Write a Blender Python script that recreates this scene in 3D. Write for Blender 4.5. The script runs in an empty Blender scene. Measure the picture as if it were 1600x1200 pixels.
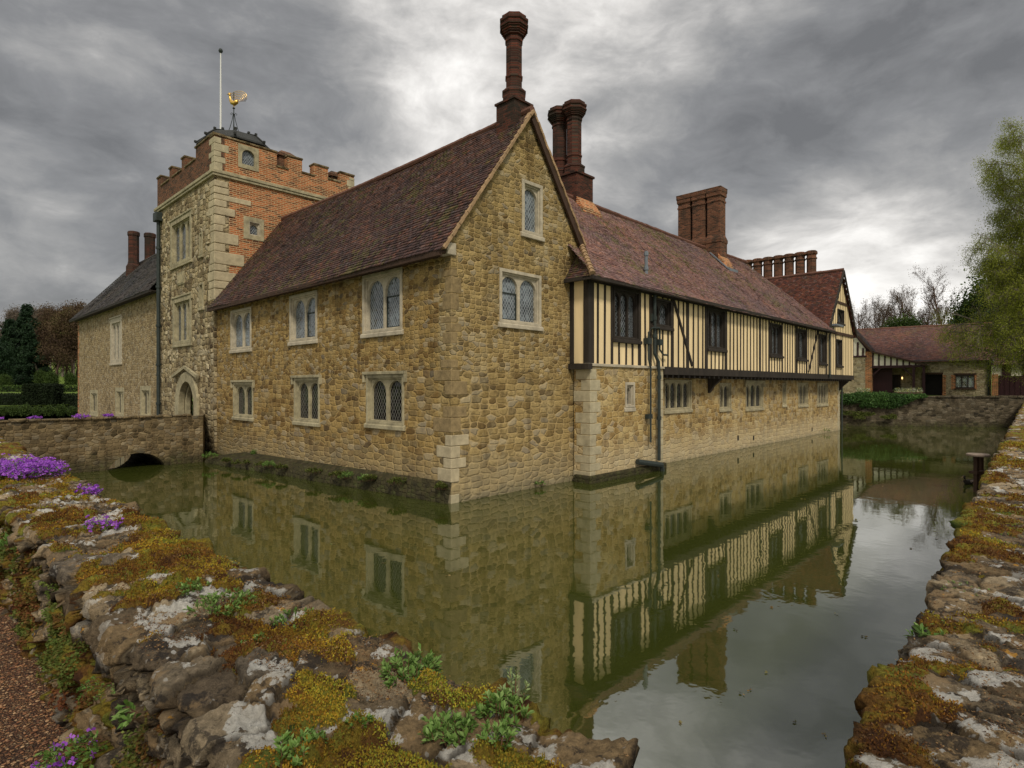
import bpy, bmesh, math, random
import numpy as np
from mathutils import Vector, Matrix
from mathutils.geometry import delaunay_2d_cdt
R = math.radians
SC = bpy.context.scene
COL = SC.collection
random.seed(7); RNG = np.random.default_rng(11)

# ------------------------------------------------------------------ camera
cd = bpy.data.cameras.new('camera'); cam = bpy.data.objects.new('camera', cd); COL.objects.link(cam)
cam.location = (0, 0, 2.9); cam.rotation_euler = (R(90), 0, 0)
cd.sensor_width = 36; cd.lens = 36*914/1600; cd.shift_y = 3/1600; cd.clip_start = .05; cd.clip_end = 4000
SC.camera = cam

# ------------------------------------------------------------------ node helper
def sock(nt, inp, v):
    if isinstance(v, bpy.types.NodeSocket): nt.links.new(v, inp)
    elif v is not None:
        if hasattr(inp.default_value, '__len__') and isinstance(v, (tuple, list)):
            n = len(inp.default_value); v = tuple(v)+(1,)*(n-len(v)); inp.default_value = v[:n]
        else: inp.default_value = v
class G:
    def __init__(s, nt): s.nt = nt
    def n(s, t, ins=None, **pr):
        nd = s.nt.nodes.new('ShaderNode'+t)
        for k, v in pr.items(): setattr(nd, k, v)
        for k, v in (ins or {}).items(): sock(s.nt, nd.inputs[k], v)
        return nd
    def m(s, op, a, b=0., c=None, clamp=False):
        ins = {0: a, 1: b}
        if c is not None: ins[2] = c
        return s.n('Math', ins, operation=op, use_clamp=clamp).outputs[0]
    def mix(s, f, a, b, mode='MIX'):
        nd = s.n('Mix', data_type='RGBA', blend_type=mode, clamp_factor=True)
        sock(s.nt, nd.inputs[0], f); sock(s.nt, nd.inputs[6], a); sock(s.nt, nd.inputs[7], b)
        return nd.outputs[2]
    def ramp(s, f, stops, interp='LINEAR'):
        nd = s.n('ValToRGB'); cr = nd.color_ramp; cr.interpolation = interp
        while len(cr.elements) < len(stops): cr.elements.new(.5)
        for e, (p, c) in zip(cr.elements, stops):
            e.position = p; e.color = (c, c, c, 1) if isinstance(c, (int, float)) else tuple(c)+(1,)
        sock(s.nt, nd.inputs[0], f); return nd.outputs[0]
    def step(s, f, a, b):      # smooth 0..1 between a and b
        nd = s.n('MapRange', {0: f, 1: a, 2: b, 3: 0., 4: 1.}, interpolation_type='SMOOTHSTEP'); return nd.outputs[0]
    def noise(s, v, sc, det=4., ro=.55, out=0, dist=0., dim='3D'):
        return s.n('TexNoise', {'Vector': v, 'Scale': sc, 'Detail': det, 'Roughness': ro, 'Distortion': dist}, noise_dimensions=dim).outputs[out]
    def vor(s, v, sc, feat='F1', dim='2D', rnd=1.):
        return s.n('TexVoronoi', {'Vector': v, 'Scale': sc, 'Randomness': rnd}, feature=feat, voronoi_dimensions=dim)
    def sep(s, v): return s.n('SeparateXYZ', {0: v}).outputs
    def comb(s, x, y, z=0.): return s.n('CombineXYZ', {0: x, 1: y, 2: z}).outputs[0]
    def vadd(s, a, b): return s.n('VectorMath', {0: a, 1: b}, operation='ADD').outputs[0]
    def vmul(s, a, b): return s.n('VectorMath', {0: a, 1: b}, operation='MULTIPLY').outputs[0]
    def obj(s): return s.n('TexCoord').outputs['Object']
    def uv(s): return s.n('TexCoord').outputs['UV']
    def attr(s, name): return s.n('Attribute', attribute_name=name).outputs['Fac']
    def bump(s, h, st=1., d=.02, nor=None):
        i = {'Height': h, 'Strength': st, 'Distance': d}
        if nor is not None: i['Normal'] = nor
        return s.n('Bump', i).outputs[0]
    def warp(s, v, sc, amt, det=2.):
        nn = s.noise(v, sc, det, out=1)
        c = s.vadd(nn, (-.5, -.5, -.5)); return s.vadd(v, s.vmul(c, (amt, amt, amt)))
    def out(s, col, rough=.8, nor=None, spec=.3, **kw):
        b = s.n('BsdfPrincipled', {'Base Color': col, 'Roughness': rough, 'Specular IOR Level': spec})
        if nor is not None: sock(s.nt, b.inputs['Normal'], nor)
        for k, v in kw.items(): sock(s.nt, b.inputs[k.replace('_', ' ')], v)
        o = s.n('OutputMaterial'); s.nt.links.new(b.outputs[0], o.inputs[0]); return b
def mat(name):
    m = bpy.data.materials.new(name); m.use_nodes = True; m.node_tree.nodes.clear(); return m, G(m.node_tree)

# ------------------------------------------------------------------ world: overcast sky over a Nishita sky
SUN_AZ, SUN_EL = R(168), R(46)       # azimuth measured clockwise from +Y (the view direction)
W = bpy.data.worlds.new('World'); SC.world = W; W.use_nodes = True
nt = W.node_tree; nt.nodes.clear(); g = G(nt)
sky = g.n('TexSky', sky_type='NISHITA', sun_disc=False, sun_elevation=SUN_EL, sun_rotation=SUN_AZ, air_density=1.2, dust_density=3.)
d = g.n('TexCoord').outputs['Generated']; dx, dy, dz = g.sep(d)
dzc = g.m('MAXIMUM', dz, 0.)
den = g.m('ADD', dzc, .3)
cp = g.comb(g.m('MULTIPLY', dx, 2.3), g.m('MULTIPLY', dy, 2.3), g.m('MULTIPLY', dz, 4.4))
cp = g.warp(cp, 1.1, .55, 3.)
n1 = g.noise(cp, .95, 8., .58); n2 = g.noise(g.vadd(cp, (7.3, 2.1, 0)), 2.6, 9., .62); n3 = g.noise(g.vadd(cp, (1.3, 9.1, 2.)), .3, 3., .5)
cl = g.m('ADD', g.m('ADD', g.m('MULTIPLY', g.m('SUBTRACT', n1, .5), .95), .315), g.m('ADD', g.m('MULTIPLY', n2, .34), 0.))
def blob(vec, lo, hi):
    v = Vector(vec).normalized()
    dp = g.n('VectorMath', {0: d, 1: tuple(v)}, operation='DOT_PRODUCT').outputs['Value']
    return g.step(dp, lo, hi)
def px(u, v): return ((u-800)/914, 1, (603-v)/914)
cl = g.m('ADD', cl, g.m('MULTIPLY', blob(px(850, -60), .93, 1.), .12))
cl = g.m('ADD', cl, g.m('MULTIPLY', blob(px(1400, 460), .955, 1.), .21))
cl = g.m('ADD', cl, g.m('MULTIPLY', blob(px(560, 90), .93, 1.), .05))
cl = g.m('SUBTRACT', cl, g.m('MULTIPLY', blob(px(1330, 250), .90, 1.), .085))
cl = g.m('SUBTRACT', cl, g.m('MULTIPLY', blob(px(60, 300), .86, 1.), .05))
cl = g.m('ADD', cl, g.m('MULTIPLY', g.m('SUBTRACT', 1., g.step(g.m('ABSOLUTE', g.m('SUBTRACT', dz, .14)), .0, .10)), .04))
ccol = g.ramp(cl, [(.30, (.118, .119, .122)), (.41, (.180, .181, .184)), (.49, (.258, .255, .251)), (.55, (.350, .342, .332)), (.62, (.50, .485, .465)), (.73, (.76, .74, .71))])
# an overcast sky is brighter overhead and towards the veiled sun behind the camera
up = g.m('ADD', 1., g.m('MULTIPLY', g.step(dz, .62, .95), 1.4))
bk = g.m('ADD', 1., g.m('MULTIPLY', g.step(g.m('MULTIPLY', dy, -1.), .0, .8), .55))
gain = g.m('MAXIMUM', up, bk)
ccol = g.mix(1., ccol, g.comb(gain, gain, gain), 'MULTIPLY')
ccol = g.mix(g.step(dz, -.02, -.12), ccol, (.05, .045, .03))
b1 = g.n('Background', {0: sky.outputs[0], 1: .05}); b2 = g.n('Background', {0: ccol, 1: 1.0})
mx = g.n('MixShader', {0: .93}); nt.links.new(b1.outputs[0], mx.inputs[1]); nt.links.new(b2.outputs[0], mx.inputs[2])
wo = g.n('OutputWorld'); nt.links.new(mx.outputs[0], wo.inputs[0])
sd = bpy.data.lights.new('sun', 'SUN'); sd.energy = 1.5; sd.angle = R(10); sd.color = (1, .93, .80)
so = bpy.data.objects.new('sun', sd); COL.objects.link(so); so.rotation_euler = (R(90)-SUN_EL, 0, math.pi-SUN_AZ+math.pi)
sdir = Vector((math.sin(SUN_AZ)*math.cos(SUN_EL), math.cos(SUN_AZ)*math.cos(SUN_EL), math.sin(SUN_EL)))
so.rotation_euler = sdir.to_track_quat('Z', 'Y').to_euler()
SC.view_settings.view_transform = 'Standard'; SC.view_settings.look = 'None'; SC.view_settings.exposure = .62; SC.view_settings.gamma = 1
try: SC.cycles.max_bounces = 6; SC.cycles.use_denoising = True
except Exception: pass

# ------------------------------------------------------------------ mesh helpers
def link(name, me, m=None, parent=None, smooth=False):
    o = bpy.data.objects.new(name, me); COL.objects.link(o)
    if m is not None: me.materials.append(m)
    if parent is not None: o.parent = parent
    if smooth: me.polygons.foreach_set('use_smooth', np.ones(len(me.polygons), bool))
    return o
def tag(o, label=None, cat=None, group=None, kind=None):
    if label: o['label'] = label
    if cat: o['category'] = cat
    if group: o['group'] = group
    if kind: o['kind'] = kind
    return o
def empty(name, loc=(0, 0, 0), rz=0., **t):
    o = bpy.data.objects.new(name, None); COL.objects.link(o); o.location = loc; o.rotation_euler = (0, 0, rz); o.empty_display_size = .2
    return tag(o, **t)
def copy_tree(o, parent=None):
    c = o.copy(); COL.objects.link(c); c.parent = parent
    for ch in list(o.children): copy_tree(ch, c)
    return c
def npmesh(name, V, F, attrs=None, uv=None):
    """V (n,3), F (m,3|4) arrays"""
    me = bpy.data.meshes.new(name); V = np.asarray(V, np.float32); F = np.asarray(F, np.int32)
    k = F.shape[1]
    me.vertices.add(len(V)); me.vertices.foreach_set('co', V.ravel())
    me.loops.add(F.size); me.loops.foreach_set('vertex_index', F.ravel())
    me.polygons.add(len(F)); me.polygons.foreach_set('loop_start', np.arange(0, F.size, k, dtype=np.int32))
    me.update(calc_edges=True)
    for nme, (dom, arr) in (attrs or {}).items():
        a = me.attributes.new(nme, 'FLOAT', dom); a.data.foreach_set('value', np.asarray(arr, np.float32))
    if uv is not None:
        l = me.uv_layers.new(name='UVMap'); l.data.foreach_set('uv', np.asarray(uv, np.float32).ravel())
    return me
class MB:
    def __init__(s): s.bm = bmesh.new()
    def face(s, pts):
        try: return s.bm.faces.new([s.bm.verts.new(p) for p in pts])
        except ValueError: return None
    def hexa(s, p):   # 8 points: bottom 4, top 4
        v = [s.bm.verts.new(q) for q in p]
        for f in ((0, 3, 2, 1), (4, 5, 6, 7), (0, 1, 5, 4), (1, 2, 6, 5), (2, 3, 7, 6), (3, 0, 4, 7)): s.bm.faces.new([v[i] for i in f])
    def box(s, x0, x1, y0, y1, z0, z1, F=None):
        F = F or (lambda a, b, c: (a, b, c))
        s.hexa([F(*q) for q in ((x0, y0, z0), (x1, y0, z0), (x1, y1, z0), (x0, y1, z0), (x0, y0, z1), (x1, y0, z1), (x1, y1, z1), (x0, y1, z1))])
    def fbox(s, F, u0, u1, z0, z1, d0, d1):   # box in a facade frame
        s.hexa([F(u0, z0, d0), F(u1, z0, d0), F(u1, z0, d1), F(u0, z0, d1), F(u0, z1, d0), F(u1, z1, d0), F(u1, z1, d1), F(u0, z1, d1)])
    def bar(s, p, q, w, h=None, up=(0, 0, 1)):
        p, q = Vector(p), Vector(q); h = h or w; d = (q-p).normalized(); u = Vector(up)
        if abs(d.dot(u)) > .95: u = Vector((0, 1, 0))
        x = d.cross(u).normalized()*w/2; y = x.cross(d).normalized()*h/2
        s.hexa([p-x-y, p+x-y, p+x+y, p-x+y, q-x-y, q+x-y, q+x+y, q-x+y])
    def tube(s, pts, r, n=8, cap=True):
        pts = [Vector(p) for p in pts]; rs = r if isinstance(r, (list, tuple)) else [r]*len(pts); rings = []
        for i, p in enumerate(pts):
            d = (pts[min(i+1, len(pts)-1)]-pts[max(i-1, 0)]).normalized()
            u = Vector((0, 0, 1)) if abs(d.z) < .9 else Vector((1, 0, 0))
            x = d.cross(u).normalized(); y = x.cross(d).normalized()
            rings.append([s.bm.verts.new(p+(x*math.cos(2*math.pi*k/n)+y*math.sin(2*math.pi*k/n))*rs[i]) for k in range(n)])
        for a, b in zip(rings, rings[1:]):
            for k in range(n): s.bm.faces.new((a[k], a[(k+1) % n], b[(k+1) % n], b[k]))
        if cap:
            s.bm.faces.new(rings[0][::-1]); s.bm.faces.new(rings[-1])
    def lathe(s, c, prof, n=16, rot=0., star=0.):    # prof [(r,z)]
        rings = []
        for r, z in prof:
            rings.append([s.bm.verts.new((c[0]+r*(1+(star*(k % 2)))*math.cos(rot+2*math.pi*k/n), c[1]+r*(1+(star*(k % 2)))*math.sin(rot+2*math.pi*k/n), z)) for k in range(n)])
        for a, b in zip(rings, rings[1:]):
            for k in range(n): s.bm.faces.new((a[k], a[(k+1) % n], b[(k+1) % n], b[k]))
        s.bm.faces.new(rings[0][::-1]); s.bm.faces.new(rings[-1])
    def plate(s, F, outer, holes, d0, d1):
        polys = [outer]+list(holes); vs = []; ed = []
        for P in polys:
            k = len(vs); vs += [Vector(p) for p in P]; ed += [(k+i, k+(i+1) % len(P)) for i in range(len(P))]
        r = delaunay_2d_cdt(vs, ed, [], 0, 1e-5)
        def inside(p, P):
            c = False; j = len(P)-1
            for i in range(len(P)):
                if (P[i][1] > p[1]) != (P[j][1] > p[1]) and p[0] < (P[j][0]-P[i][0])*(p[1]-P[i][1])/(P[j][1]-P[i][1])+P[i][0]: c = not c
                j = i
            return c
        fr = [s.bm.verts.new(F(v[0], v[1], d0)) for v in r[0]]; bk = [s.bm.verts.new(F(v[0], v[1], d1)) for v in r[0]]
        for f in r[2]:
            c = (sum(r[0][i][0] for i in f)/len(f), sum(r[0][i][1] for i in f)/len(f))
            if inside(c, outer) and not any(inside(c, h) for h in holes):
                s.bm.faces.new([fr[i] for i in f]); s.bm.faces.new([bk[i] for i in reversed(f)])
        for P in polys:
            for i in range(len(P)):
                a, b = P[i], P[(i+1) % len(P)]; s.face([F(a[0], a[1], d0), F(b[0], b[1], d0), F(b[0], b[1], d1), F(a[0], a[1], d1)])
    def build(s, name, m, parent=None, weld=True, bevel=0., smooth=False, label=None):
        if weld:
            bmesh.ops.remove_doubles(s.bm, verts=s.bm.verts, dist=1e-4)
            bmesh.ops.recalc_face_normals(s.bm, faces=s.bm.faces)
        me = bpy.data.meshes.new(name); s.bm.to_mesh(me); s.bm.free()
        o = link(name, me, m, parent, smooth)
        if bevel:
            md = o.modifiers.new('bevel', 'BEVEL'); md.width = bevel; md.segments = 2; md.limit_method = 'ANGLE'
        if label: o['label'] = label
        return o
# numpy noise
def _h(i, j, k, s=0):
    n = (i*374761393+j*668265263+k*2147483647+s*974711) & 0xffffffff
    n = ((n ^ (n >> 13))*1274126177) & 0xffffffff; n = ((n ^ (n >> 15))*2246822519) & 0xffffffff
    return ((n ^ (n >> 16)) & 0xffffff)/float(0xffffff)
def vnoise(P, s=0):
    P = np.asarray(P, float); I = np.floor(P).astype(np.int64); f = P-I; f = f*f*(3-2*f); r = 0
    for a in (0, 1):
        for b in (0, 1):
            for c in (0, 1):
                w = (f[..., 0] if a else 1-f[..., 0])*(f[..., 1] if b else 1-f[..., 1])*(f[..., 2] if c else 1-f[..., 2])
                r = r+w*_h(I[..., 0]+a, I[..., 1]+b, I[..., 2]+c, s)
    return r
def fbm(P, o=4, s=0):
    P = np.asarray(P, float); r = 0; a = .5; t = 0
    for k in range(o): r = r+a*vnoise(P*2**k+k*17.3, s+k); t += a; a *= .5
    return r/t
def worley(P, s=0, jit=.85):
    I = np.floor(P).astype(np.int64); F1 = np.full(len(P), 9.); F2 = np.full(len(P), 9.); cid = np.zeros(len(P)); ox = np.zeros((len(P), 3))
    for a in (-1, 0, 1):
        for b in (-1, 0, 1):
            for c in (-1, 0, 1):
                i, j, k = I[:, 0]+a, I[:, 1]+b, I[:, 2]+c
                q = np.stack([i+.5+jit*(_h(i, j, k, s+1)-.5), j+.5+jit*(_h(i, j, k, s+2)-.5), k+.5+jit*(_h(i, j, k, s+3)-.5)], 1)
                d = np.linalg.norm(q-P, axis=1); new = d < F1
                F2 = np.where(new, F1, np.minimum(F2, d)); cid = np.where(new, _h(i, j, k, s+4), cid); ox = np.where(new[:, None], P-q, ox); F1 = np.where(new, d, F1)
    return F1, F2, cid, ox
def sstep(x, a, b):
    t = np.clip((x-a)/(b-a), 0, 1); return t*t*(3-2*t)

# ------------------------------------------------------------------ materials
def m_rubble(name, sx, sz, cols, mortar, mw=.05, bumpd=.03, low=None, stain=.5, contrast=1., rnd=.72, warp=.3, damp=.35, pale=None, big=None):
    m, g = mat(name); o = g.obj(); x, y, z = g.sep(o); u = g.m('SUBTRACT', x, y)
    v = g.comb(g.m('MULTIPLY', u, sx), g.m('MULTIPLY', z, sz), 0.)
    if big:
        bm_ = g.step(g.m('ADD', z, g.m('MULTIPLY', g.m('SUBTRACT', g.noise(o, 1.2, 3.), .5), 1.2)), big+.001, big-.001)
        v = g.mix(bm_, v, g.vmul(v, (.62, .74, 1.)))
    v = g.warp(v, .8, warp, 3.); v = g.warp(v, 3.5, .16, 2.)
    def mk(f):
        return g.n('TexVoronoi', {'Vector': v, 'Scale': 1., 'Randomness': rnd, 'Exponent': 5.}, feature=f, voronoi_dimensions='2D', distance='MINKOWSKI')
    va, vb = mk('F1'), mk('F2'); ce = g.m('MULTIPLY', g.m('SUBTRACT', vb.outputs['Distance'], va.outputs['Distance']), .62)
    r1, r2, r3 = g.sep(va.outputs['Color'])
    col = g.ramp(r1, [(i/(len(cols)-1), c) for i, c in enumerate(cols)])
    gn = g.noise(o, 14., 6., .7); gl = g.noise(o, .55, 4., .6); gm = g.noise(o, 3.2, 4., .6)
    col = g.mix(1., col, g.ramp(gn, [(.25, .55), (.5, .95), (.75, 1.35)]), 'MULTIPLY')
    col = g.mix(g.m('MULTIPLY', g.step(gm, .5, .66), .5), col, tuple(c*.5 for c in cols[0]))
    sel = g.m('MULTIPLY', g.step(r2, .80, .84), .38*contrast); col = g.mix(sel, col, (.42, .37, .27))
    sel = g.m('MULTIPLY', g.step(r3, .84, .88), .45*contrast); col = g.mix(sel, col, (.07, .055, .035))
    mm = g.m('SUBTRACT', 1., g.step(g.m('ADD', ce, g.m('MULTIPLY', g.m('SUBTRACT', gn, .5), .06)), mw*.5, mw*1.6))
    col = g.mix(g.m('MULTIPLY', mm, g.m('ADD', .35, g.m('MULTIPLY', g.step(gl, .35, .6), .6))), col, mortar)
    col = g.mix(g.m('MULTIPLY', g.step(g.noise(o, .9, 5., .65, dist=.4), .52, .7), stain), col, g.mix(1., col, (.42, .38, .33), 'MULTIPLY'))
    if pale is not None: col = g.mix(g.m('MULTIPLY', g.step(g.noise(g.vadd(o, (3, 1, 7)), 1.3, 5., .7), .5, .66), pale[3]), col, pale[:3])
    sk = g.noise(g.vmul(g.vadd(o, (6, 2, 0)), (2.2, 2.2, .22)), 1., 5., .65); col = g.mix(g.m('MULTIPLY', g.step(sk, .55, .70), .55), col, g.mix(1., col, (.34, .30, .24), 'MULTIPLY'))
    # damp mossy band above the waterline
    zz = g.m('ADD', z, g.m('MULTIPLY', g.m('SUBTRACT', g.noise(o, 2.2, 4., .6), .5), .9))
    dm = g.m('MULTIPLY', g.m('SUBTRACT', 1., g.step(zz, .0, damp)), .85) if damp > 0 else 0.
    col = g.mix(dm, col, g.ramp(g.noise(o, 5., 4.), [(.35, (.025, .022, .012)), (.55, (.05, .045, .018)), (.7, (.06, .07, .02))]))
    if low is not None:
        lm = g.m('MULTIPLY', g.m('SUBTRACT', 1., g.step(zz, .3, 1.5)), low[3]); col = g.mix(lm, col, low[:3])
    hgt = g.m('ADD', g.m('MULTIPLY', g.step(ce, 0., mw*4), .6), g.m('ADD', g.m('MULTIPLY', gn, .35), g.m('MULTIPLY', r2, .25)))
    g.out(col, .9, g.bump(hgt, 1., bumpd), .2); return m
def m_brick(name, c1, c2, c3, mortar, dark=.4, scale=1.):
    m, g = mat(name); o = g.obj(); x, y, z = g.sep(o); u = g.m('ADD', x, y)
    v = g.comb(g.m('MULTIPLY', u, scale), g.m('MULTIPLY', z, scale), 0.)
    v = g.warp(v, 1.2, .04)
    b = g.n('TexBrick', {'Vector': v, 'Color1': (0, 0, 0, 1), 'Color2': (1, 1, 1, 1), 'Mortar': (.5, .5, .5, 1), 'Scale': 1., 'Mortar Size': .011, 'Mortar Smooth': .2, 'Bias': 0., 'Brick Width': .225, 'Row Height': .068})
    rr = g.sep(b.outputs[0])[0]
    col = g.ramp(rr, [(0, c3), (.3, c2), (.65, c1), (1, tuple(min(1, c*1.3) for c in c1))])
    nn = g.noise(o, 20., 5., .7); col = g.mix(1., col, g.ramp(nn, [(.3, .6), (.7, 1.3)]), 'MULTIPLY')
    col = g.mix(b.outputs[1], col, mortar)
    big = g.noise(o, 1.1, 5., .65); col = g.mix(g.m('MULTIPLY', g.step(big, .48, .68), dark), col, (.03, .025, .018))
    hgt = g.m('ADD', g.m('MULTIPLY', b.outputs[1], -1.), g.m('MULTIPLY', nn, .4))
    g.out(col, .9, g.bump(hgt, .8, .01), .2); return m
def m_tile(name, cols, moss=.5, rough=.75):
    m, g = mat(name); o = g.obj(); r = g.attr('rnd')
    col = g.ramp(r, [(i/(len(cols)-1), c) for i, c in enumerate(cols)])
    n = g.noise(o, 9., 5., .7); col = g.mix(1., col, g.ramp(n, [(.3, .6), (.7, 1.35)]), 'MULTIPLY')
    big = g.noise(o, .35, 4., .6); col = g.mix(1., col, g.ramp(big, [(.35, (.75, .78, .85)), (.65, (1.2, 1.05, .95))]), 'MULTIPLY')
    ln = g.noise(g.vadd(o, (4, 4, 4)), 5.5, 4., .75); col = g.mix(g.m('MULTIPLY', g.step(ln, .56, .66), .35), col, (.33, .29, .28))
    mn = g.noise(g.vadd(o, (9, 0, 3)), 3.6, 5., .75); mb = g.noise(g.vadd(o, (0, 5, 3)), .5, 3., .5)
    mf = g.m('MULTIPLY', g.step(g.m('ADD', mn, g.m('MULTIPLY', g.m('SUBTRACT', mb, .5), .45)), .545, .60), moss)
    col = g.mix(mf, col, g.ramp(n, [(.3, (.09, .09, .02)), (.7, (.20, .19, .045))]))
    g.out(col, rough, g.bump(g.m('ADD', n, g.m('MULTIPLY', mf, 1.5)), .6, .015), .35); return m
def m_plain(name, c, rough=.8, var=.3, sc=6., bd=.005, spec=.3, metallic=0., streak=False):
    m, g = mat(name); o = g.obj()
    v = g.vmul(o, (1, 1, .12)) if streak else o
    n = g.noise(v, sc, 6., .65); n2 = g.noise(o, sc*.22, 4., .6)
    f = g.m('ADD', g.m('MULTIPLY', n, .6), g.m('MULTIPLY', n2, .4))
    col = g.mix(1., c, g.ramp(f, [(.3, 1-var), (.7, 1+var)]), 'MULTIPLY')
    g.out(col, rough, g.bump(n, .7, bd), spec, Metallic=metallic); return m
def m_glass(name, base, lead, period=(.105, .15), tilt=.12, lw=.09, sp_=.6):
    m, g = mat(name); uv = g.uv(); x, y, _ = g.sep(uv)
    a = g.m('DIVIDE', x, period[0]); b = g.m('DIVIDE', y, period[1])
    p = g.m('ADD', a, b); q = g.m('SUBTRACT', a, b)
    fp = g.m('FRACT', p); fq = g.m('FRACT', q)
    e = g.m('MINIMUM', g.m('MINIMUM', fp, g.m('SUBTRACT', 1., fp)), g.m('MINIMUM', fq, g.m('SUBTRACT', 1., fq)))
    lm = g.m('SUBTRACT', 1., g.step(e, lw*.6, lw))
    cell = g.comb(g.m('FLOOR', p), g.m('FLOOR', q), 0.)
    wn = g.n('TexWhiteNoise', {'Vector': cell}, noise_dimensions='3D').outputs['Color']
    pert = g.vmul(g.vadd(wn, (-.5, -.5, -.5)), (tilt*1.5, tilt*1.5, tilt*1.5))
    nrm = g.n('NewGeometry').outputs['Normal']
    nor = g.n('VectorMath', {0: g.vadd(nrm, pert)}, operation='NORMALIZE').outputs[0]
    w = g.sep(wn)[0]
    gnz = g.noise(g.comb(x, y, 0.), 1.3, 4., .6); base = g.mix(1., base, g.ramp(gnz, [(.35, .4), (.65, 2.6)]), 'MULTIPLY')  # uneven reflections and curtain tones put into the pane colour as broad noise
    col = g.mix(lm, g.mix(1., base, g.ramp(w, [(0, .5), (1, 1.6)]), 'MULTIPLY'), lead)
    ro = g.m('ADD', .06, g.m('MULTIPLY', lm, .5))
    g.out(col, ro, nor, sp_); return m
def m_rnd(name, cols, rough=.7, trans=0., nsc=0.):
    m, g = mat(name); r = g.attr('rnd'); col = g.ramp(r, [(i/(len(cols)-1), c) for i, c in enumerate(cols)])
    if nsc: col = g.mix(1., col, g.ramp(g.noise(g.obj(), nsc, 3.), [(.35, .6), (.65, 1.4)]), 'MULTIPLY')
    b = g.out(col, rough, None, .25)
    if trans:
        t = g.n('BsdfTranslucent', {0: col}); ms = g.n('MixShader', {0: trans}); o = [n for n in g.nt.nodes if n.type == 'OUTPUT_MATERIAL'][0]
        g.nt.links.new(b.outputs[0], ms.inputs[1]); g.nt.links.new(t.outputs[0], ms.inputs[2]); g.nt.links.new(ms.outputs[0], o.inputs[0])
    return m
M = {}
M['rag'] = m_rubble('ragstone', 4.7, 8.2, [(0.138, 0.080, 0.026), (0.265, 0.165, 0.053), (0.382, 0.260, 0.096), (0.307, 0.200, 0.065), (0.201, 0.145, 0.062)], (0.424, 0.290, 0.113), mw=.05, low=(0.360, 0.290, 0.166, .5), pale=(0.424, 0.330, 0.175, .35), big=3.3)
M['rag_gable'] = m_rubble('ragstone_gable', 4.8, 8.2, [(0.148, 0.095, 0.035), (0.276, 0.190, 0.069), (0.382, 0.275, 0.113), (0.286, 0.200, 0.078), (0.180, 0.130, 0.053)], (0.424, 0.300, 0.131), mw=.055, low=(0.350, 0.290, 0.175, .45), pale=(0.445, 0.360, 0.200, .3), big=3.3)
M['rag_east'] = m_rubble('ragstone_pale', 3.4, 5.6, [(0.233, 0.140, 0.044), (0.392, 0.265, 0.096), (0.477, 0.355, 0.157), (0.371, 0.245, 0.087), (0.254, 0.165, 0.062)], (0.488, 0.360, 0.175), mw=.045, low=(0.498, 0.410, 0.253, .6), pale=(0.509, 0.400, 0.209, .45), damp=.22, stain=.7)
M['rag_wing'] = m_rubble('ragstone_wing', 3.4, 7.5, [(0.201, 0.145, 0.069), (0.307, 0.230, 0.122), (0.382, 0.290, 0.157), (0.286, 0.210, 0.105), (0.233, 0.170, 0.087)], (0.403, 0.300, 0.166), mw=.05, pale=(0.403, 0.310, 0.184, .4))
M['rag_tower'] = m_rubble('ragstone_tower', 3.0, 4.2, [(0.074, 0.050, 0.025), (0.360, 0.280, 0.149), (0.488, 0.400, 0.236), (0.159, 0.110, 0.053), (0.424, 0.330, 0.175)], (0.318, 0.240, 0.131), mw=.06, bumpd=.07, stain=.9, contrast=1.2, pale=(0.509, 0.420, 0.244, .4), damp=.2, warp=.5)
M['rag_bridge'] = m_rubble('ragstone_bridge', 5., 8.5, [(0.053, 0.040, 0.019), (0.138, 0.100, 0.048), (0.212, 0.155, 0.078), (0.117, 0.085, 0.044), (0.276, 0.210, 0.113)], (0.201, 0.140, 0.069), mw=.05, stain=.9, damp=.7, contrast=.5)
M['rag_barn'] = m_rubble('ragstone_barn', 3.2, 6., [(.26, .20, .11), (.36, .29, .17), (.42, .35, .22), (.30, .23, .13)], (.44, .36, .24), mw=.05, damp=-1)
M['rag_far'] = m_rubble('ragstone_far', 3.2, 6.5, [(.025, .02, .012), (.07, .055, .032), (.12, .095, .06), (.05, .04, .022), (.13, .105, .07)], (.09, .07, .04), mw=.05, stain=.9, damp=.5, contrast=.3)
M['quoin'] = m_plain('quoin_stone', (.40, .345, .22), .85, .35, 5., .01)
M['quoin_pale'] = m_plain('quoin_stone_pale', (.42, .35, .22), .85, .4, 4., .02)
M['dress'] = m_plain('dressed_stone', (.42, .365, .265), .8, .4, 5., .006)
M['dress_old'] = m_plain('weathered_dressed_stone', (.33, .285, .175), .85, .55, 5., .01)
M['brick'] = m_brick('tower_brick', (.40, .125, .045), (.26, .08, .03), (.10, .04, .025), (.50, .36, .19), .35, .8)
M['brick_dark'] = m_brick('weathered_brick', (.17, .065, .033), (.13, .05, .028), (.045, .025, .018), (.16, .115, .07), .75)
M['brick_chim'] = m_brick('chimney_brick', (.10, .03, .018), (.06, .02, .013), (.028, .013, .010), (.06, .04, .028), .85)
M['brick_chim2'] = m_brick('chimney_brick_tan', (.16, .062, .034), (.11, .042, .025), (.05, .025, .018), (.15, .10, .06), .6)
M['tile'] = m_tile('clay_tile', [(.030, .021, .020), (.075, .042, .038), (.125, .068, .058), (.065, .043, .044), (.17, .075, .05), (.115, .085, .085)], .5)
M['tile_pink'] = m_tile('clay_tile_pink', [(.10, .055, .05), (.20, .115, .11), (.27, .175, .165), (.15, .09, .088), (.30, .165, .13), (.24, .185, .18)], .6)
M['tile_red'] = m_tile('clay_tile_red', [(.03, .016, .012), (.12, .042, .028), (.19, .065, .038), (.06, .028, .024), (.15, .055, .038)], .1)
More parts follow.
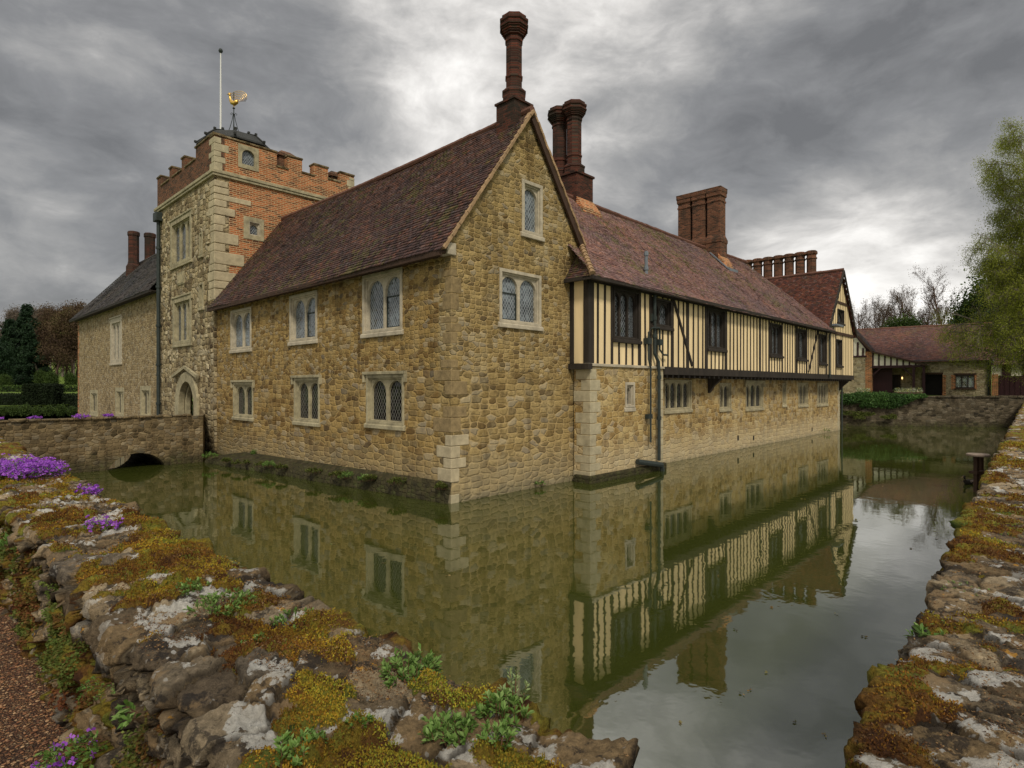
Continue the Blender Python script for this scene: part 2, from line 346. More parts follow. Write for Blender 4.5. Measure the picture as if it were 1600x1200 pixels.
M['tile_grey'] = m_tile('grey_tile', [(.045, .04, .045), (.08, .07, .075), (.11, .10, .10), (.06, .05, .055)], .15)
M['tile_barn'] = m_tile('barn_tile', [(.06, .03, .028), (.13, .06, .05), (.19, .09, .07), (.10, .055, .055), (.22, .13, .10)], .2)
M['verge'] = m_plain('verge_mortar', (.33, .215, .115), .9, .4, 7., .01)
M['ridge'] = m_plain('ridge_tile', (.13, .06, .04), .85, .45, 5., .01)
M['plaster'] = m_plain('cream_plaster', (.80, .62, .35), .85, .22, 2., .003, streak=True)
M['plaster_white'] = m_plain('white_plaster', (.72, .66, .52), .85, .1, 2., .003)
M['timber'] = m_plain('black_timber', (.030, .023, .017), .75, .65, 8., .008, streak=True)
M['timber_brown'] = m_plain('brown_timber', (.055, .03, .018), .75, .45, 8., .008, streak=True)
M['maroon'] = m_plain('maroon_boards', (.035, .01, .012), .6, .3, 6., .004, streak=True)
M['lead'] = m_plain('lead_sheet', (.16, .18, .20), .5, .25, 5., .004)
M['iron'] = m_plain('grey_green_iron', (.028, .036, .032), .55, .35, 6., .003)
M['verdigris'] = m_plain('dark_copper', (.035, .036, .033), .8, .4, 5., .004)
M['gold'] = m_plain('gilt_copper', (.75, .48, .12), .3, .2, 6., .002, spec=.5, metallic=.9)
M['white'] = m_plain('white_paint', (.70, .69, .66), .5, .02, 3., .001)
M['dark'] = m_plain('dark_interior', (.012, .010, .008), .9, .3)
M['glass'] = m_glass('leaded_glass_sky', (.05, .06, .065), (.30, .32, .33), tilt=.10)
M['glass_dark'] = m_glass('leaded_glass_dark', (.005, .005, .005), (.24, .23, .20), (.12, .19), tilt=.05, lw=.06, sp_=.22)
M['glass_timber'] = m_glass('leaded_glass_timber', (.02, .024, .028), (.22, .23, .23), (.11, .17), tilt=.2, lw=.08)

# ------------------------------------------------------------------ manor house (local frame: x along the moat front, y along the entrance front)
AX, AY = -1.497, 14.405
ROT = math.atan2(.7216, .6924)
HM = Matrix.Translation((AX, AY, 0)) @ Matrix.Rotation(ROT, 4, 'Z')
def hw(b, a, z=0): return HM @ Vector((b, a, z))
house = empty('manor_house', (AX, AY, 0), ROT, label='moated stone and half timbered manor house with battlemented gate tower', cat='manor house')
def FW(b0): return lambda u, z, d: (b0-d, u, z)
def FS(a0): return lambda u, z, d: (u, a0-d, z)
def FE(b0): return lambda u, z, d: (b0+d, u, z)
def FN(a0): return lambda u, z, d: (u, a0+d, z)
def rect(u0, u1, z0, z1): return [(u0, z0), (u1, z0), (u1, z1), (u0, z1)]
def arch(u0, u1, z0, z1, kind='round', n=7, rise=None):
    w = u1-u0; c = (u0+u1)/2; P = [(u0, z0), (u1, z0)]
    if kind == 'round':
        r = w/2; h = rise or r; zs = z1-h
        P += [(c+r*math.cos(t), zs+h*math.sin(t)) for t in [math.pi*i/(2*n) for i in range(2*n+1)]]
    else:
        h = rise or w*.85; zs = z1-h
        for i in range(n+1):
            t = i/n; P.append((u1-(w/2)*(1-math.cos(t*math.pi/2))**1.0, zs+h*math.sin(t*math.pi/2)**.9))
        for i in range(n-1, -1, -1):
            t = i/n; P.append((u0+(w/2)*(1-math.cos(t*math.pi/2))**1.0, zs+h*math.sin(t*math.pi/2)**.9))
    return P
def glass_obj(F, u0, u1, z0, z1, d, m, parent):
    V = [F(u0, z0, d), F(u1, z0, d), F(u1, z1, d), F(u0, z1, d)]
    n = (Vector(V[1])-Vector(V[0])).cross(Vector(V[3])-Vector(V[0])); o = Vector(F(0, 0, 1))-Vector(F(0, 0, 0))
    uv = [(u0, z0), (u1, z0), (u1, z1), (u0, z1)]; f = [0, 1, 2, 3]
    if n.dot(o) < 0: f = [3, 2, 1, 0]; uv = uv[::-1]
    return link('glass', npmesh('glass', V, [f], uv=uv), m, parent)
def window(F, u0, u1, z0, z1, n=2, m='dress', gm='glass', rim=.10, kind='round', hood=False, sill=.07, proud=.03, rec=.20, mul=.09, casement=False, wood=False, headgap=.13, label=None):
    mb = MB(); mb.plate(F, rect(u0, u1, z0, z1), [rect(u0+rim, u1-rim, z0+rim*.7, z1-rim)], proud, -.12)
    a0, a1, b0, b1 = u0+rim, u1-rim, z0+rim*.7, z1-rim
    mb.plate(F, rect(a0-.005, a1+.005, b0-.005, b1+.005), [rect(a0+.045, a1-.045, b0+.03, b1-.045)], -.03, -.13)
    a0 += .04; a1 -= .04; b0 += .025; b1 -= .04
    w = (a1-a0-(n-1)*mul)/n; holes = []
    for i in range(n):
        x = a0+i*(w+mul); holes.append(arch(x+.012, x+w-.012, b0+.02, b1-headgap*.35, kind))
    mb.plate(F, rect(a0-.01, a1+.01, b0-.01, b1+.01), holes, -.075, -.075-.10)
    # eyelets over the mullions
    wnd = mb.build('window', M[m], house, bevel=.008, label=label)
    glass_obj(F, a0, a1, b0, b1, -.155, M[gm], wnd)
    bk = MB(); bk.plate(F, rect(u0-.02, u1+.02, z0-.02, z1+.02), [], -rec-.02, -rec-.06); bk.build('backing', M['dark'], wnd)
    if sill:
        s = MB(); q = [F(u0-.05, z0-.13, -.02), F(u1+.05, z0-.13, -.02), F(u1+.05, z0-.13, sill), F(u0-.05, z0-.13, sill), F(u0-.05, z0+.03, -.02), F(u1+.05, z0+.03, -.02), F(u1+.05, z0-.03, sill), F(u0-.05, z0-.03, sill)]
        s.hexa(q); s.build('sill', M[m], wnd, bevel=.01)
    if hood:
        s = MB(); s.fbox(F, u0-.12, u1+.12, z1+.002, z1+.09, -.02, .09); s.fbox(F, u0-.12, u0-.04, z1-.22, z1+.002, -.02, .08); s.fbox(F, u1+.04, u1+.12, z1-.22, z1+.002, -.02, .08)
        s.build('hood_mould', M[m], wnd, bevel=.012)
    if casement:
        s = MB(); x = a0+.012; c0, c1 = x, x+w-.024; d0, d1 = b0+.02, b0+(b1-b0)*.62
        for (p, q, r_, t) in ((c0, c1, d0, d0+.03), (c0, c1, d1-.03, d1), (c0, c0+.03, d0, d1), (c1-.03, c1, d0, d1)): s.fbox(F, p, q, r_, t, -.155, -.125)
        s.build('casement', M['iron'], wnd)
    return wnd
def quoins(F1, z0, z1, m, name='quoins', hmin=.22, hmax=.38, d=.012, s1=1, s2=1, long_=.5, short=.28, c1=0., c2=0., only=None):
    """alternating corner stones wrapped round an outside corner; F1(u,v,z,pr) -> local"""
    mb = MB(); z = z0; k = 0
    rr = random.Random(int(z1*100)+k)
    while z < z1:
        h = rr.uniform(hmin, hmax); la, lb = (long_, short) if k % 2 else (short, long_)
        la *= rr.uniform(.8, 1.15); lb *= rr.uniform(.8, 1.15)
        if only is None or only(k): mb.box(c1-d*s1, c1+la*s1, c2-d*s2, c2+lb*s2, z, min(z+h-.012, z1))
        z += h; k += 1
    return mb.build(name, m, house, bevel=.015)

# window tables (local u, z)
west_win = [(11.9, 13.94, 4.36, 5.98), (6.71, 8.66, 4.42, 6.03), (2.02, 3.99, 4.42, 6.12)]
west_low = [(11.72, 13.67, 1.66, 3.04), (6.54, 8.32, 1.70, 3.17), (1.94, 3.79, 1.82, 3.22)]
mb = MB(); mb.plate(FW(0), rect(.5, 15.6, -.6, 6.5), [rect(*w) for w in west_win+west_low], 0, -.5)
mb.build('wall', M['rag'], house, label='rough ochre ragstone wall of the entrance front')
for i, w in enumerate(west_win): window(FW(0), *w, n=2, m='dress', gm='glass', casement=(i > 0), rim=.10, mul=.07)
for i, w in enumerate(west_low): window(FW(0), *w, n=2, m='dress_old', gm='glass_dark', hood=(i != 9), rim=.09, mul=.08)
# gable wall
gw = [(1.67, 3.36, 4.60, 6.06)]; gt = (2.55, 3.42, 7.18, 8.66)
mb = MB(); mb.plate(FS(0), [(0, -.6), (5.9, -.6), (5.9, 6.35), (2.89, 10.48), (0, 6.55)], [rect(*gw[0]), rect(*gt)], 0, -.5)
mb.build('wall', M['rag_gable'], house, label='tall pointed ragstone gable wall')
window(FS(0), *gw[0], n=2, m='dress', gm='glass', casement=True, rim=.09, mul=.07)
window(FS(0), *gt, n=1, m='dress', gm='glass', rim=.10)
quoins(None, .52, 1.68, M['quoin_pale'], c1=0, c2=0, d=.02, long_=.55, short=.26)
quoins(None, -.15, .22, M['quoin'], c1=0, c2=0, d=.012, long_=.45, short=.3)
M['quoin_brown'] = m_plain('quoin_stone_brown', (.25, .18, .085), .9, .5, 6., .03)
quoins(None, 1.75, 3.3, M['quoin_brown'], c1=0, c2=0, d=.012, long_=.62, short=.3, only=lambda k: k % 3 != 2)
quoins(None, 3.35, 6.2, M['quoin_brown'], c1=0, c2=0, d=.008, long_=.4, short=.22, hmin=.15, hmax=.45, only=lambda k: k % 4 != 1)
# corner kneeler
mb = MB(); mb.box(-.16, .12, -.06, .3, 6.12, 6.42); mb.build('kneeler', M['dress'], house, bevel=.02)
# stone footing ledge along the entrance front
n = 60; V = []; 
for i in range(n+1):
    a = -.02+12.6*i/n; e = .06+1.3*(a/12.4 if a > 0 else 0)**1.1; zt = .50-.24*i/n
    for k, (bb, zz) in enumerate([(0.02, zt+.04), (-e*.5, zt*.97), (-e*.92, zt*.85), (-e-.05, .10), (-e-.12, -.4)]):
        V.append((bb, a, zz))
V = np.array(V); V[:, 0] += (fbm(V*3.1, 3, 5)-.5)*.16*(np.arange(len(V)) % 5 > 0); V[:, 2] += (fbm(V*4.3, 3, 9)-.5)*.18*((np.arange(len(V)) % 5 > 0) & (np.arange(len(V)) % 5 < 4))
F = [(5*i+k, 5*i+k+1, 5*i+k+6, 5*i+k+5) for i in range(n) for k in range(4)]
M['ledge'] = m_rubble('mossy_footing', 5.2, 9., [(.025, .022, .010), (.05, .042, .018), (.08, .06, .028), (.04, .04, .015)], (.04, .034, .016), stain=.9, damp=.9, mw=.06, contrast=.2)
link('footing', npmesh('footing', V, F), M['ledge'], house, True)
# moat front: projecting bay, recessed stone wall, jettied timber storey
P = -.66
mb = MB(); mb.plate(FS(P), rect(4.84, 9.12, -.6, 3.5), [rect(6.72, 7.28, 2.2, 3.02)], 0, -.6); mb.build('wall', M['rag_east'], house, label='projecting ragstone bay under the timber storey')
window(FS(P), 6.72, 7.28, 2.2, 3.02, n=1, m='dress', gm='glass_dark', rim=.09, sill=.03)
quoins(None, 0., 3.45, M['quoin'], c1=4.84, c2=P, d=.012, long_=.55, short=.32)
quoins(None, 0., 3.45, M['quoin'], c1=9.12, c2=P, d=.012, s1=-1, long_=.45, short=.25)
mb = MB(); mb.box(4.72, 9.2, P-.12, -.1, -.6, .22); mb.build('plinth', M['ledge'], house, bevel=.05)
e_low = [(10.40, 12.54, 1.98, 3.14, 4), (15.13, 16.31, 1.90, 3.03, 2), (17.94, 20.05, 1.84, 3.08, 3), (22.72, 23.25, 1.9, 3.05, 1), (25.16, 26.79, 1.82, 3.08, 3), (28.5, 30.57, 1.78, 3.1, 4)]
mb = MB(); mb.plate(FS(0), rect(9.1, 33.2, -.6, 3.5), [rect(*w[:4]) for w in e_low], 0, -.5); mb.build('wall', M['rag_east'], house, label='long pale ragstone wall rising from the moat')
for i, w in enumerate(e_low): window(FS(0), *w[:4], n=w[4], m='dress_old' if i != 0 else 'dress_old', gm='glass_dark', rim=.04, mul=.07, sill=.06, hood=(i in (2,)), kind='round')
mb = MB(); mb.plate(FE(33.2), rect(.5, 9, -.6, 3.5), [], 0, -.5); mb.build('wall', M['rag_east'], house)
quoins(None, 0., 3.4, M['quoin'], c1=33.2, c2=0, s1=-1, long_=.6, short=.4)
# small drain holes
mb = MB()
for (bb, zz) in ((9.9, .55), (17.0, .42), (18.8, .3), (27.5, .25)): mb = MB(); mb.fbox(FS(0), bb, bb+.14, zz, zz+.22, .012, -.05); mb.build('drain_opening', M['dark'], house)
# timber storey
t_win = [(6.01, 7.54, 4.40, 6.0, 3), (8.30, 9.68, 4.98, 5.94, 2), (12.51, 14.15, 4.40, 6.02, 3), (19.08, 20.68, 4.38, 5.9, 3), (22.81, 24.32, 4.33, 5.9, 2), (26.51, 27.82, 4.2, 5.85, 2)]
g_win = [(29.85, 31.07, 4.15, 5.75, 2), (30.12, 31.49, 6.78, 7.62, 1)]
ZB = 3.58
mb = MB(); mb.plate(FS(P), [(4.72, ZB), (33.68, ZB-.05), (33.68, 6.2), (30.8, 9.95), (27.95, 6.2), (4.72, 6.2)], [rect(*w[:4]) for w in t_win+g_win], 0, -.2)
tw = mb.build('wall', M['plaster'], house, label='cream plastered timber framed upper storey')
mb = MB(); mb.plate(FW(4.72), rect(P+.2, 0-.01, ZB, 6.3), [], 0, -.2); mb.build('wall', M['plaster'], house)
mb = MB(); mb.plate(FE(33.68), rect(P+.2, 9, ZB-.05, 6.2), [], 0, -.2); mb.build('wall', M['plaster'], house)
for i, w in enumerate(t_win+g_win):
    window(FS(P), *w[:4], n=w[4], m='timber', gm='glass_timber', rim=.07, mul=.06, proud=.06, sill=.12, kind='round' if i < 4 else 'round')
mb = MB(); F = FS(P); rr = random.Random(3)
wins = t_win+g_win[:1]
def stud(u, w=.095, z0=ZB, z1=6.15, pr=.022):
    segs = [(z0, z1)]
    for q in wins:
        if u+w/2 > q[0]-.02 and u-w/2 < q[1]+.02: segs = [(z0, q[2]-.06), (q[3]+.02, z1)]
    for s0, s1 in segs:
        if s1-s0 > .05: 
            lo_, hi_, pj = rr.uniform(-.016, .016), rr.uniform(-.016, .016), pr+rr.uniform(-.005, .005); w0, w1 = w*rr.uniform(.8, 1.1)/2, w*rr.uniform(.8, 1.1)/2
            mb.hexa([F(u+lo_-w0, s0, -.02), F(u+lo_+w0, s0, -.02), F(u+lo_+w0, s0, pj), F(u+lo_-w0, s0, pj), F(u+hi_-w1, s1, -.02), F(u+hi_+w1, s1, -.02), F(u+hi_+w1, s1, pj), F(u+hi_-w1, s1, pj)])
posts = [10.9, 12.42, 17.9, 24.42, 27.93]
u = 5.22
while u < 33.5:
    sp = .385 if u < 12.5 else .36
    if u > 28: pass
    else: stud(u, .09 if u < 18 else .085)
    u += sp*rr.uniform(.94, 1.06)
for q in wins:
    for uu in (q[0]-.05, q[1]+.05): mb.fbox(F, uu-.055, uu+.055, ZB, 6.15, -.02, .03)
mb.build('studs', M['timber'], tw, label='close set black oak studs'); mb = MB()
u = 28.3
while u < 33.6:   # studs of the cross gable
    top = 9.85-abs(u-30.8)*1.30; z0 = ZB
    if 29.75 < u < 31.15: mb.fbox(F, u-.02, u+.02, ZB, 4.1, -.02, .015); z0 = 5.78
    if 30.05 < u < 31.55: mb.fbox(F, u-.02, u+.02, z0, 6.7, -.02, .015); z0 = 7.66
    if top > z0: mb.fbox(F, u-.02, u+.02, z0, top, -.02, .015)
    u += .36
mb.build('studs', M['timber_brown'], tw, label='thin brown studs of the cross gable')
# coursed brown stain for the far gable timbers is left to the studs; main members follow
mb = MB()
mb.fbox(F, 4.70, 4.98, ZB, 6.15, -.12, .045); mb.build('corner_post', M['timber'], tw)
mb = MB()
mb.bm.free()
for q in posts: mb = MB(); mb.fbox(F, q-.08, q+.08, ZB-.04, 6.15, -.02, .034); mb.build('main_post', M['timber'], tw)
mb = MB(); F2 = FW(4.72)
mb.fbox(F2, -.15, -.01, ZB, 6.25, -.02, .03); mb.fbox(F2, P-.02, P+.14, ZB, 6.2, -.02, .028); mb.build('side_posts', M['timber'], tw)
mb = MB(); mb.fbox(F, 4.7, 28.2, 6.0, 6.22, -.1, .06); mb.fbox(F2, P-.05, -.0, 6.05, 6.3, -.1, .05); mb.build('wall_plate', M['timber'], tw)
mb = MB(); mb.fbox(F, 28.1, 33.6, 6.02, 6.2, -.05, .06); mb.fbox(F, 29.4, 32.2, 7.95, 8.1, -.05, .045); mb.build('tie_beam', M['timber_brown'], tw)
mb = MB()
for (x0, z0, x1, z1) in ((9.80, 6.05, 11.25, 3.66), (24.7, 3.66, 26.3, 6.0)): mb = MB(); mb.bar(F(x0, z0, .03), F(x1, z1, .03), .10, .05, up=(0, 1, 0)); mb.build('brace', M['timber'], tw)
mb = MB(); mb.fbox(FS(P), 9.14, 33.72, 3.30, ZB-.002, -.30, .05); mb.fbox(FS(P), 9.14, 33.6, 3.38, 3.5, -.66, -.3); mb.build('jetty_beam', M['timber'], house)
mb = MB(); mb.fbox(FS(P), 4.66, 9.16, 3.49, ZB-.002, -.3, .06); mb.build('sill_moulding', M['dress'], house, bevel=.015)
mb = MB(); mb.fbox(FW(4.72), P-.1, .0, 3.40, 3.57, -.1, .10); mb.build('sill_beam', M['timber'], house)
mb = MB(); q = 9.4
while q < 33.4: mb.fbox(FS(0), q, q+.13, 3.20, 3.32, 0, .64); q += .42
mb.build('joist_ends', M['timber'], house)
for q in (14.08, 33.1):
    mb = MB(); pts = [(0.02, 3.3), (.64, 3.3), (.5, 3.12), (.25, 2.9), (.06, 2.62), (.02, 2.6)]
    lo = [FS(0)(q-.09, z, d_) for d_, z in pts]; hi = [FS(0)(q+.09, z, d_) for d_, z in pts]
    mb.face(lo); mb.face(hi[::-1])
    for i in range(len(pts)): j = (i+1) % len(pts); mb.face([lo[i], lo[j], hi[j], hi[i]])
    mb.build('jetty_bracket', M['timber'], house)

# ------------------------------------------------------------------ roofs: laid tile by tile
def tiles(e0, e1, r0, r1, name, m, parent, tw_=.175, row=.115, sag=.05, seed=1, under=True, ridge_sag=.0, label=None, lift=.02):
    e0, e1, r0, r1 = [np.array(p, float) for p in (e0, e1, r0, r1)]
    nrm = np.cross(e1-e0, r0-e0) if np.linalg.norm(e1-e0) > 1e-6 else np.cross(r1-r0, r0-e0)
    nrm /= np.linalg.norm(nrm)
    if nrm[2] < 0: nrm = -nrm
    L = max(np.linalg.norm(r0-e0), np.linalg.norm(((r0+r1)-(e0+e1))/2)); nr = int(L/row); rg = np.random.default_rng(seed)
    dn = ((e0+e1)-(r0+r1))/2; dn -= nrm*dn.dot(nrm); dn /= np.linalg.norm(dn)
    hx = np.cross(nrm, [0, 0, 1.]); hx /= np.linalg.norm(hx)
    if hx.dot(e1-e0+r1-r0) < 0: hx = -hx
    dn = np.cross(hx, nrm); dn = dn if dn[2] < 0 else -dn
    C = []; W_ = []
    for j in range(nr):
        t = j/nr; a = e0+(r0-e0)*t; b = e1+(r1-e1)*t; ln = np.linalg.norm(b-a); n = max(1, int(round(ln/tw_)))
        k = (np.arange(n)+.5+(.5 if j % 2 else 0)-.25)/n; k = np.clip(k, .5/n, 1-.5/n)
        C.append(a+(b-a)*k[:, None]); W_.append(np.full(n, ln/n/2*1.0))
    C = np.concatenate(C); w = np.concatenate(W_); N = len(C)
    und = (fbm(C*.35, 3, seed)-.5)*sag*2+(fbm(C*1.3, 2, seed+5)-.5)*sag*.5
    if ridge_sag:
        t = ((C-r0)@(r1-r0))/((r1-r0)@(r1-r0)); C = C.copy(); C[:, 2] -= ridge_sag*np.sin(np.clip(t, 0, 1)*math.pi)
    j1 = rg.normal(0, .003, N); j2 = rg.normal(0, .004, N); j3 = rg.normal(0, .006, N)
    ln_ = row*1.35
    up0 = (und+lift+.014+j1)[:, None]*nrm; up1 = (und+.004)[:, None]*nrm; tl = (j2)[:, None]*nrm
    A_ = C-hx*w[:, None]+dn*(ln_*.35+j3)[:, None]+up0+tl; B_ = C+hx*w[:, None]+dn*(ln_*.35+j3)[:, None]+up0-tl
    D_ = C-hx*w[:, None]-dn*ln_*.65+up1; E_ = C+hx*w[:, None]-dn*ln_*.65+up1
    A2 = A_-nrm*.03; B2 = B_-nrm*.03
    V = np.stack([A_, B_, E_, D_, A2, B2], 1).reshape(-1, 3); i = np.arange(N)*6
    F_ = np.concatenate([np.stack([i, i+1, i+2, i+3], 1), np.stack([i+4, i+5, i+1, i], 1)]); r = rg.random(N)
    r = np.clip(r*.75+.25*fbm(C*.8, 2, seed+3), 0, 1)
    if np.cross(V[1]-V[0], V[3]-V[0]).dot(nrm) < 0: F_ = F_[:, ::-1]
    o = link(name, npmesh(name, V, F_, {'rnd': ('FACE', np.concatenate([r, r]))}), m, parent)
    if label: o['label'] = label
    if under:
        ce_ = (e0+e1+r0+r1)/4; mb = MB(); q = [tuple(p+(ce_-p)*min(.3, .45/max(np.linalg.norm(ce_-p), .01))-nrm*(sag+.03)) for p in (e0, e1, r1, r0)]; q2 = [tuple(np.array(p)-nrm*.06) for p in q]
        if np.linalg.norm(r1-r0) < .01: q = q[:3]; q2 = q2[:3]
        mb.face(q); mb.face(q2[::-1])
        for i_ in range(len(q)): j_ = (i_+1) % len(q); mb.face([q[i_], q[j_], q2[j_], q2[i_]])
        mb.build('roof_boarding', M['timber'], o)
    return o
def ridge_line(p, q, parent, m='ridge', r=.11, sag=0.):
    mb = MB(); p, q = Vector(p), Vector(q); L = (q-p).length; n = int(L/.42); rr = random.Random(int(L*10))
    for i in range(n):
        a = p.lerp(q, i/n); b = p.lerp(q, (i+1.04)/n); s1 = -sag*math.sin(math.pi*i/n); s2 = -sag*math.sin(math.pi*(i+1)/n)
        mb.tube([a+Vector((0, 0, s1+rr.uniform(-.008, .008))), b+Vector((0, 0, s2+rr.uniform(-.008, .008)))], [r*rr.uniform(.95, 1.05), r*.94], 8)
    return mb.build('ridge_tiles', M[m], parent)
# near range
rw = tiles((-.36, -.12, 6.22), (-.36, 15.45, 6.22), (2.89, -.12, 10.62), (2.89, 15.45, 10.62), 'roof', M['tile'], house, seed=3, sag=.08, ridge_sag=.07, label='steep brown clay tile roof with moss over the entrance front')
re_ = tiles((6.1, .75, 6.22), (6.1, 15.45, 6.22), (2.89, -.12, 10.62), (2.89, 15.45, 10.62), 'roof', M['tile'], house, seed=4, tw_=.3, row=.25)
ridge_line((2.89, -.1, 10.66), (2.89, 15.45, 10.66), rw, sag=.07)
mb = MB()
def verge(mb, p, q, w=.17, h=.07, n=26, cv=0.):
    p, q = Vector(p), Vector(q); rr = random.Random(5)
    for i in range(n):
        a = p.lerp(q, i/n); b = p.lerp(q, (i+.97)/n); dz = cv*math.sin(math.pi*i/n)
        mb.bar(a+Vector((0, rr.uniform(-.008, .008), dz)), b+Vector((0, rr.uniform(-.008, .008), dz)), w*rr.uniform(.9, 1.1), h)
verge(mb, (-.34, -.08, 6.22), (2.89, -.08, 10.62)); verge(mb, (5.3, -.08, 7.25), (2.89, -.08, 10.62))
mb.build('verge', M['verge'], rw)
mb = MB(); mb.bar((5.35, -.10, 7.0), (2.92, -.10, 10.42), .07, .22); mb.build('bargeboard', M['timber_brown'], rw)
mb = MB(); mb.box(-.40, -.30, -.02, 15.5, 6.06, 6.20); mb.box(-.30, .0, .0, 15.5, 6.14, 6.19); mb.build('eaves_board', M['timber_brown'], rw)
# moat range
rm = tiles((4.45, -1.02, 6.12), (28.3, -1.02, 6.12), (4.9, 3.0, 10.22), (25.4, 3.0, 10.22), 'roof', M['tile_pink'], house, seed=6, sag=.10, ridge_sag=.09, label='long sagging pinkish tile roof spotted with moss')
tiles((4.45, 7.0, 6.12), (30, 7.0, 6.12), (4.9, 3.0, 10.22), (25.4, 3.0, 10.22), 'roof', M['tile_pink'], house, seed=7, tw_=.4, row=.3)
ridge_line((5.2, 3, 10.26), (25.4, 3, 10.26), rm, sag=.09)
tiles((4.45, -.02, 6.12), (4.45, -1.02, 6.12), (5.22, -.04, 7.20), (5.18, -.05, 7.19), 'hip_roof', M['tile'], house, seed=9, tw_=.14, row=.09, sag=.01, under=False)
mb = MB(); p, q = Vector((4.42, -1.05, 6.14)), Vector((5.2, -.06, 7.26))
for i in range(9):
    a = p.lerp(q, i/9); b = p.lerp(q, (i+1.3)/9); mb.tube([a, b], [.10, .06], 8)
mb.build('hip_tiles', M['verge'], house)
mb = MB(); mb.box(4.4, 28.2, -1.07, -.97, 6.00, 6.11); mb.box(4.4, 28.2, -.97, P-.05, 6.05, 6.10); mb.box(4.4, 4.5, -.97, 0, 6.0, 6.11); mb.build('eaves_board', M['timber'], rm)
# cross gable
rc = tiles((27.75, 5.5, 6.1), (27.75, -.85, 6.1), (30.8, 5.5, 10.04), (30.8, -.85, 10.04), 'roof', M['tile_red'], house, seed=12, sag=.05, label='dark red tile roof of the cross gable')
tiles((33.9, 5.5, 6.1), (33.9, -.85, 6.1), (30.8, 5.5, 10.04), (30.8, -.85, 10.04), 'roof', M['tile_red'], house, seed=13, tw_=.3, row=.2)
ridge_line((30.8, -.85, 10.06), (30.8, 5.5, 10.06), rc)
mb = MB(); mb.bar((27.8, -.86, 6.1), (30.8, -.86, 9.98), .06, .2); mb.bar((33.85, -.86, 6.1), (30.8, -.86, 9.98), .06, .2); mb.build('bargeboard', M['timber'], rc)
# small lead hood over the gable window foot, seen edge on
mb = MB(); mb.box(28.2, 29.6, -1.15, -.6, 6.42, 6.52); mb.build('lead_gutter', M['lead'], house)
# ------------------------------------------------------------------ gate tower
TB = -.10; T0, T1 = 15.5, 23.6
t_w = [(18.28, 21.5, 8.75, 11.15, 3), (18.25, 20.9, 4.9, 7.2, 3), (16.75, 17.35, 8.9, 9.9, 1), (16.6, 17.35, 6.35, 7.55, 1)]
t_w = [(18.28, 21.3, 8.75, 11.0, 3), (18.3, 20.95, 4.9, 7.15, 3), (16.85, 17.25, 8.75, 9.75, 1), (16.75, 17.3, 6.4, 7.5, 1)]
door = arch(17.55, 20.2, .9, 3.25, 'pointed', rise=1.45)
mb = MB(); mb.plate(FW(TB), rect(T0, T1, -.6, 12.0), [rect(*w[:4]) for w in t_w]+[door], 0, -.6); mb.build('tower_wall', M['rag_tower'], house, label='battered pale and dark stone front of the gate tower')
for i, w in enumerate(t_w): window(FW(TB), *w[:4], n=w[4], m='dress_old', gm='glass_timber', rim=.22 if i < 2 else .09, hood=(i < 2), kind='round', mul=.16 if i < 2 else .1, sill=.08, proud=.05)
# gateway: nested arches
dw = empty('gateway'); dw.parent = house
mb = MB(); mb.plate(FW(TB), arch(17.35, 20.45, .9, 3.55, 'pointed', rise=1.6), [arch(17.8, 19.95, .88, 3.1, 'pointed', rise=1.35)], .10, -.18); mb.build('arch_moulding', M['dress_old'], dw, bevel=.02)
mb = MB(); mb.plate(FW(TB), arch(17.6, 20.15, .9, 3.25, 'pointed', rise=1.4), [arch(17.9, 19.85, .88, 3.0, 'pointed', rise=1.25)], -.2, -.42); mb.build('arch_moulding', M['dress_old'], dw, bevel=.02)
mb = MB(); mb.plate(FW(TB), arch(17.8, 19.95, .9, 3.1, 'pointed', rise=1.3), [], -.55, -.62)
for k in range(6): mb.fbox(FW(TB), 17.95+k*.31, 17.97+k*.31, .9, 2.5, -.548, -.53)
mb.build('door', M['timber'], dw)
mb = MB(); mb.bar(FW(TB)(17.2, 3.3, .12), FW(TB)(18.9, 3.78, .12), .12, .14); mb.bar(FW(TB)(18.9, 3.78, .12), FW(TB)(20.7, 3.35, .12), .12, .14); mb.build('hood_mould', M['dress_old'], dw)
mb = MB(); mb.plate(FS(T0), rect(TB+.6, 6.64, 4.5, 12.0), [rect(1.35, 1.85, 9.65, 10.25)], 0, -.5); mb.build('tower_wall', M['brick'], house, label='orange brick side of the gate tower')
window(FS(T0), 1.35, 1.85, 9.65, 10.25, n=1, m='dress', gm='glass', rim=.03, sill=0)
mb = MB(); mb.plate(FS(T0), rect(1.12, 2.02, 9.45, 10.45), [rect(1.36, 1.84, 9.66, 10.24)], .03, -.02); mb.build('window_surround', M['dress_old'], house, bevel=.01)
mb = MB(); mb.plate(FE(6.64), rect(T0+.5, T1-.5, 4.5, 12.0), [], 0, -.5); mb.plate(FN(T1), rect(TB+.6, 6.64, 4.5, 12.), [], 0, -.5); mb.build('tower_wall', M['brick'], house)
# irregular quoins of the brick side
mb = MB(); rr = random.Random(21); z = 6.6
for (h, L) in [(.5, .75), (.34, .6), (.42, 1.15), (.3, .5), (.55, 1.25), (.35, .45), (.5, 1.0), (.3, .35), (.42, .45), (.35, .85), (.3, .5), (.26, 1.55), (.3, .6), (.28, .55), (.3, .62)]:
    if z+h > 11.9: break
    mb.box(TB-.015, TB+L, T0-.02-rr.uniform(0, .03), T0+rr.uniform(.4, .9), z, z+h-.02); z += h
mb.build('quoins', M['quoin_pale'], house, bevel=.03)
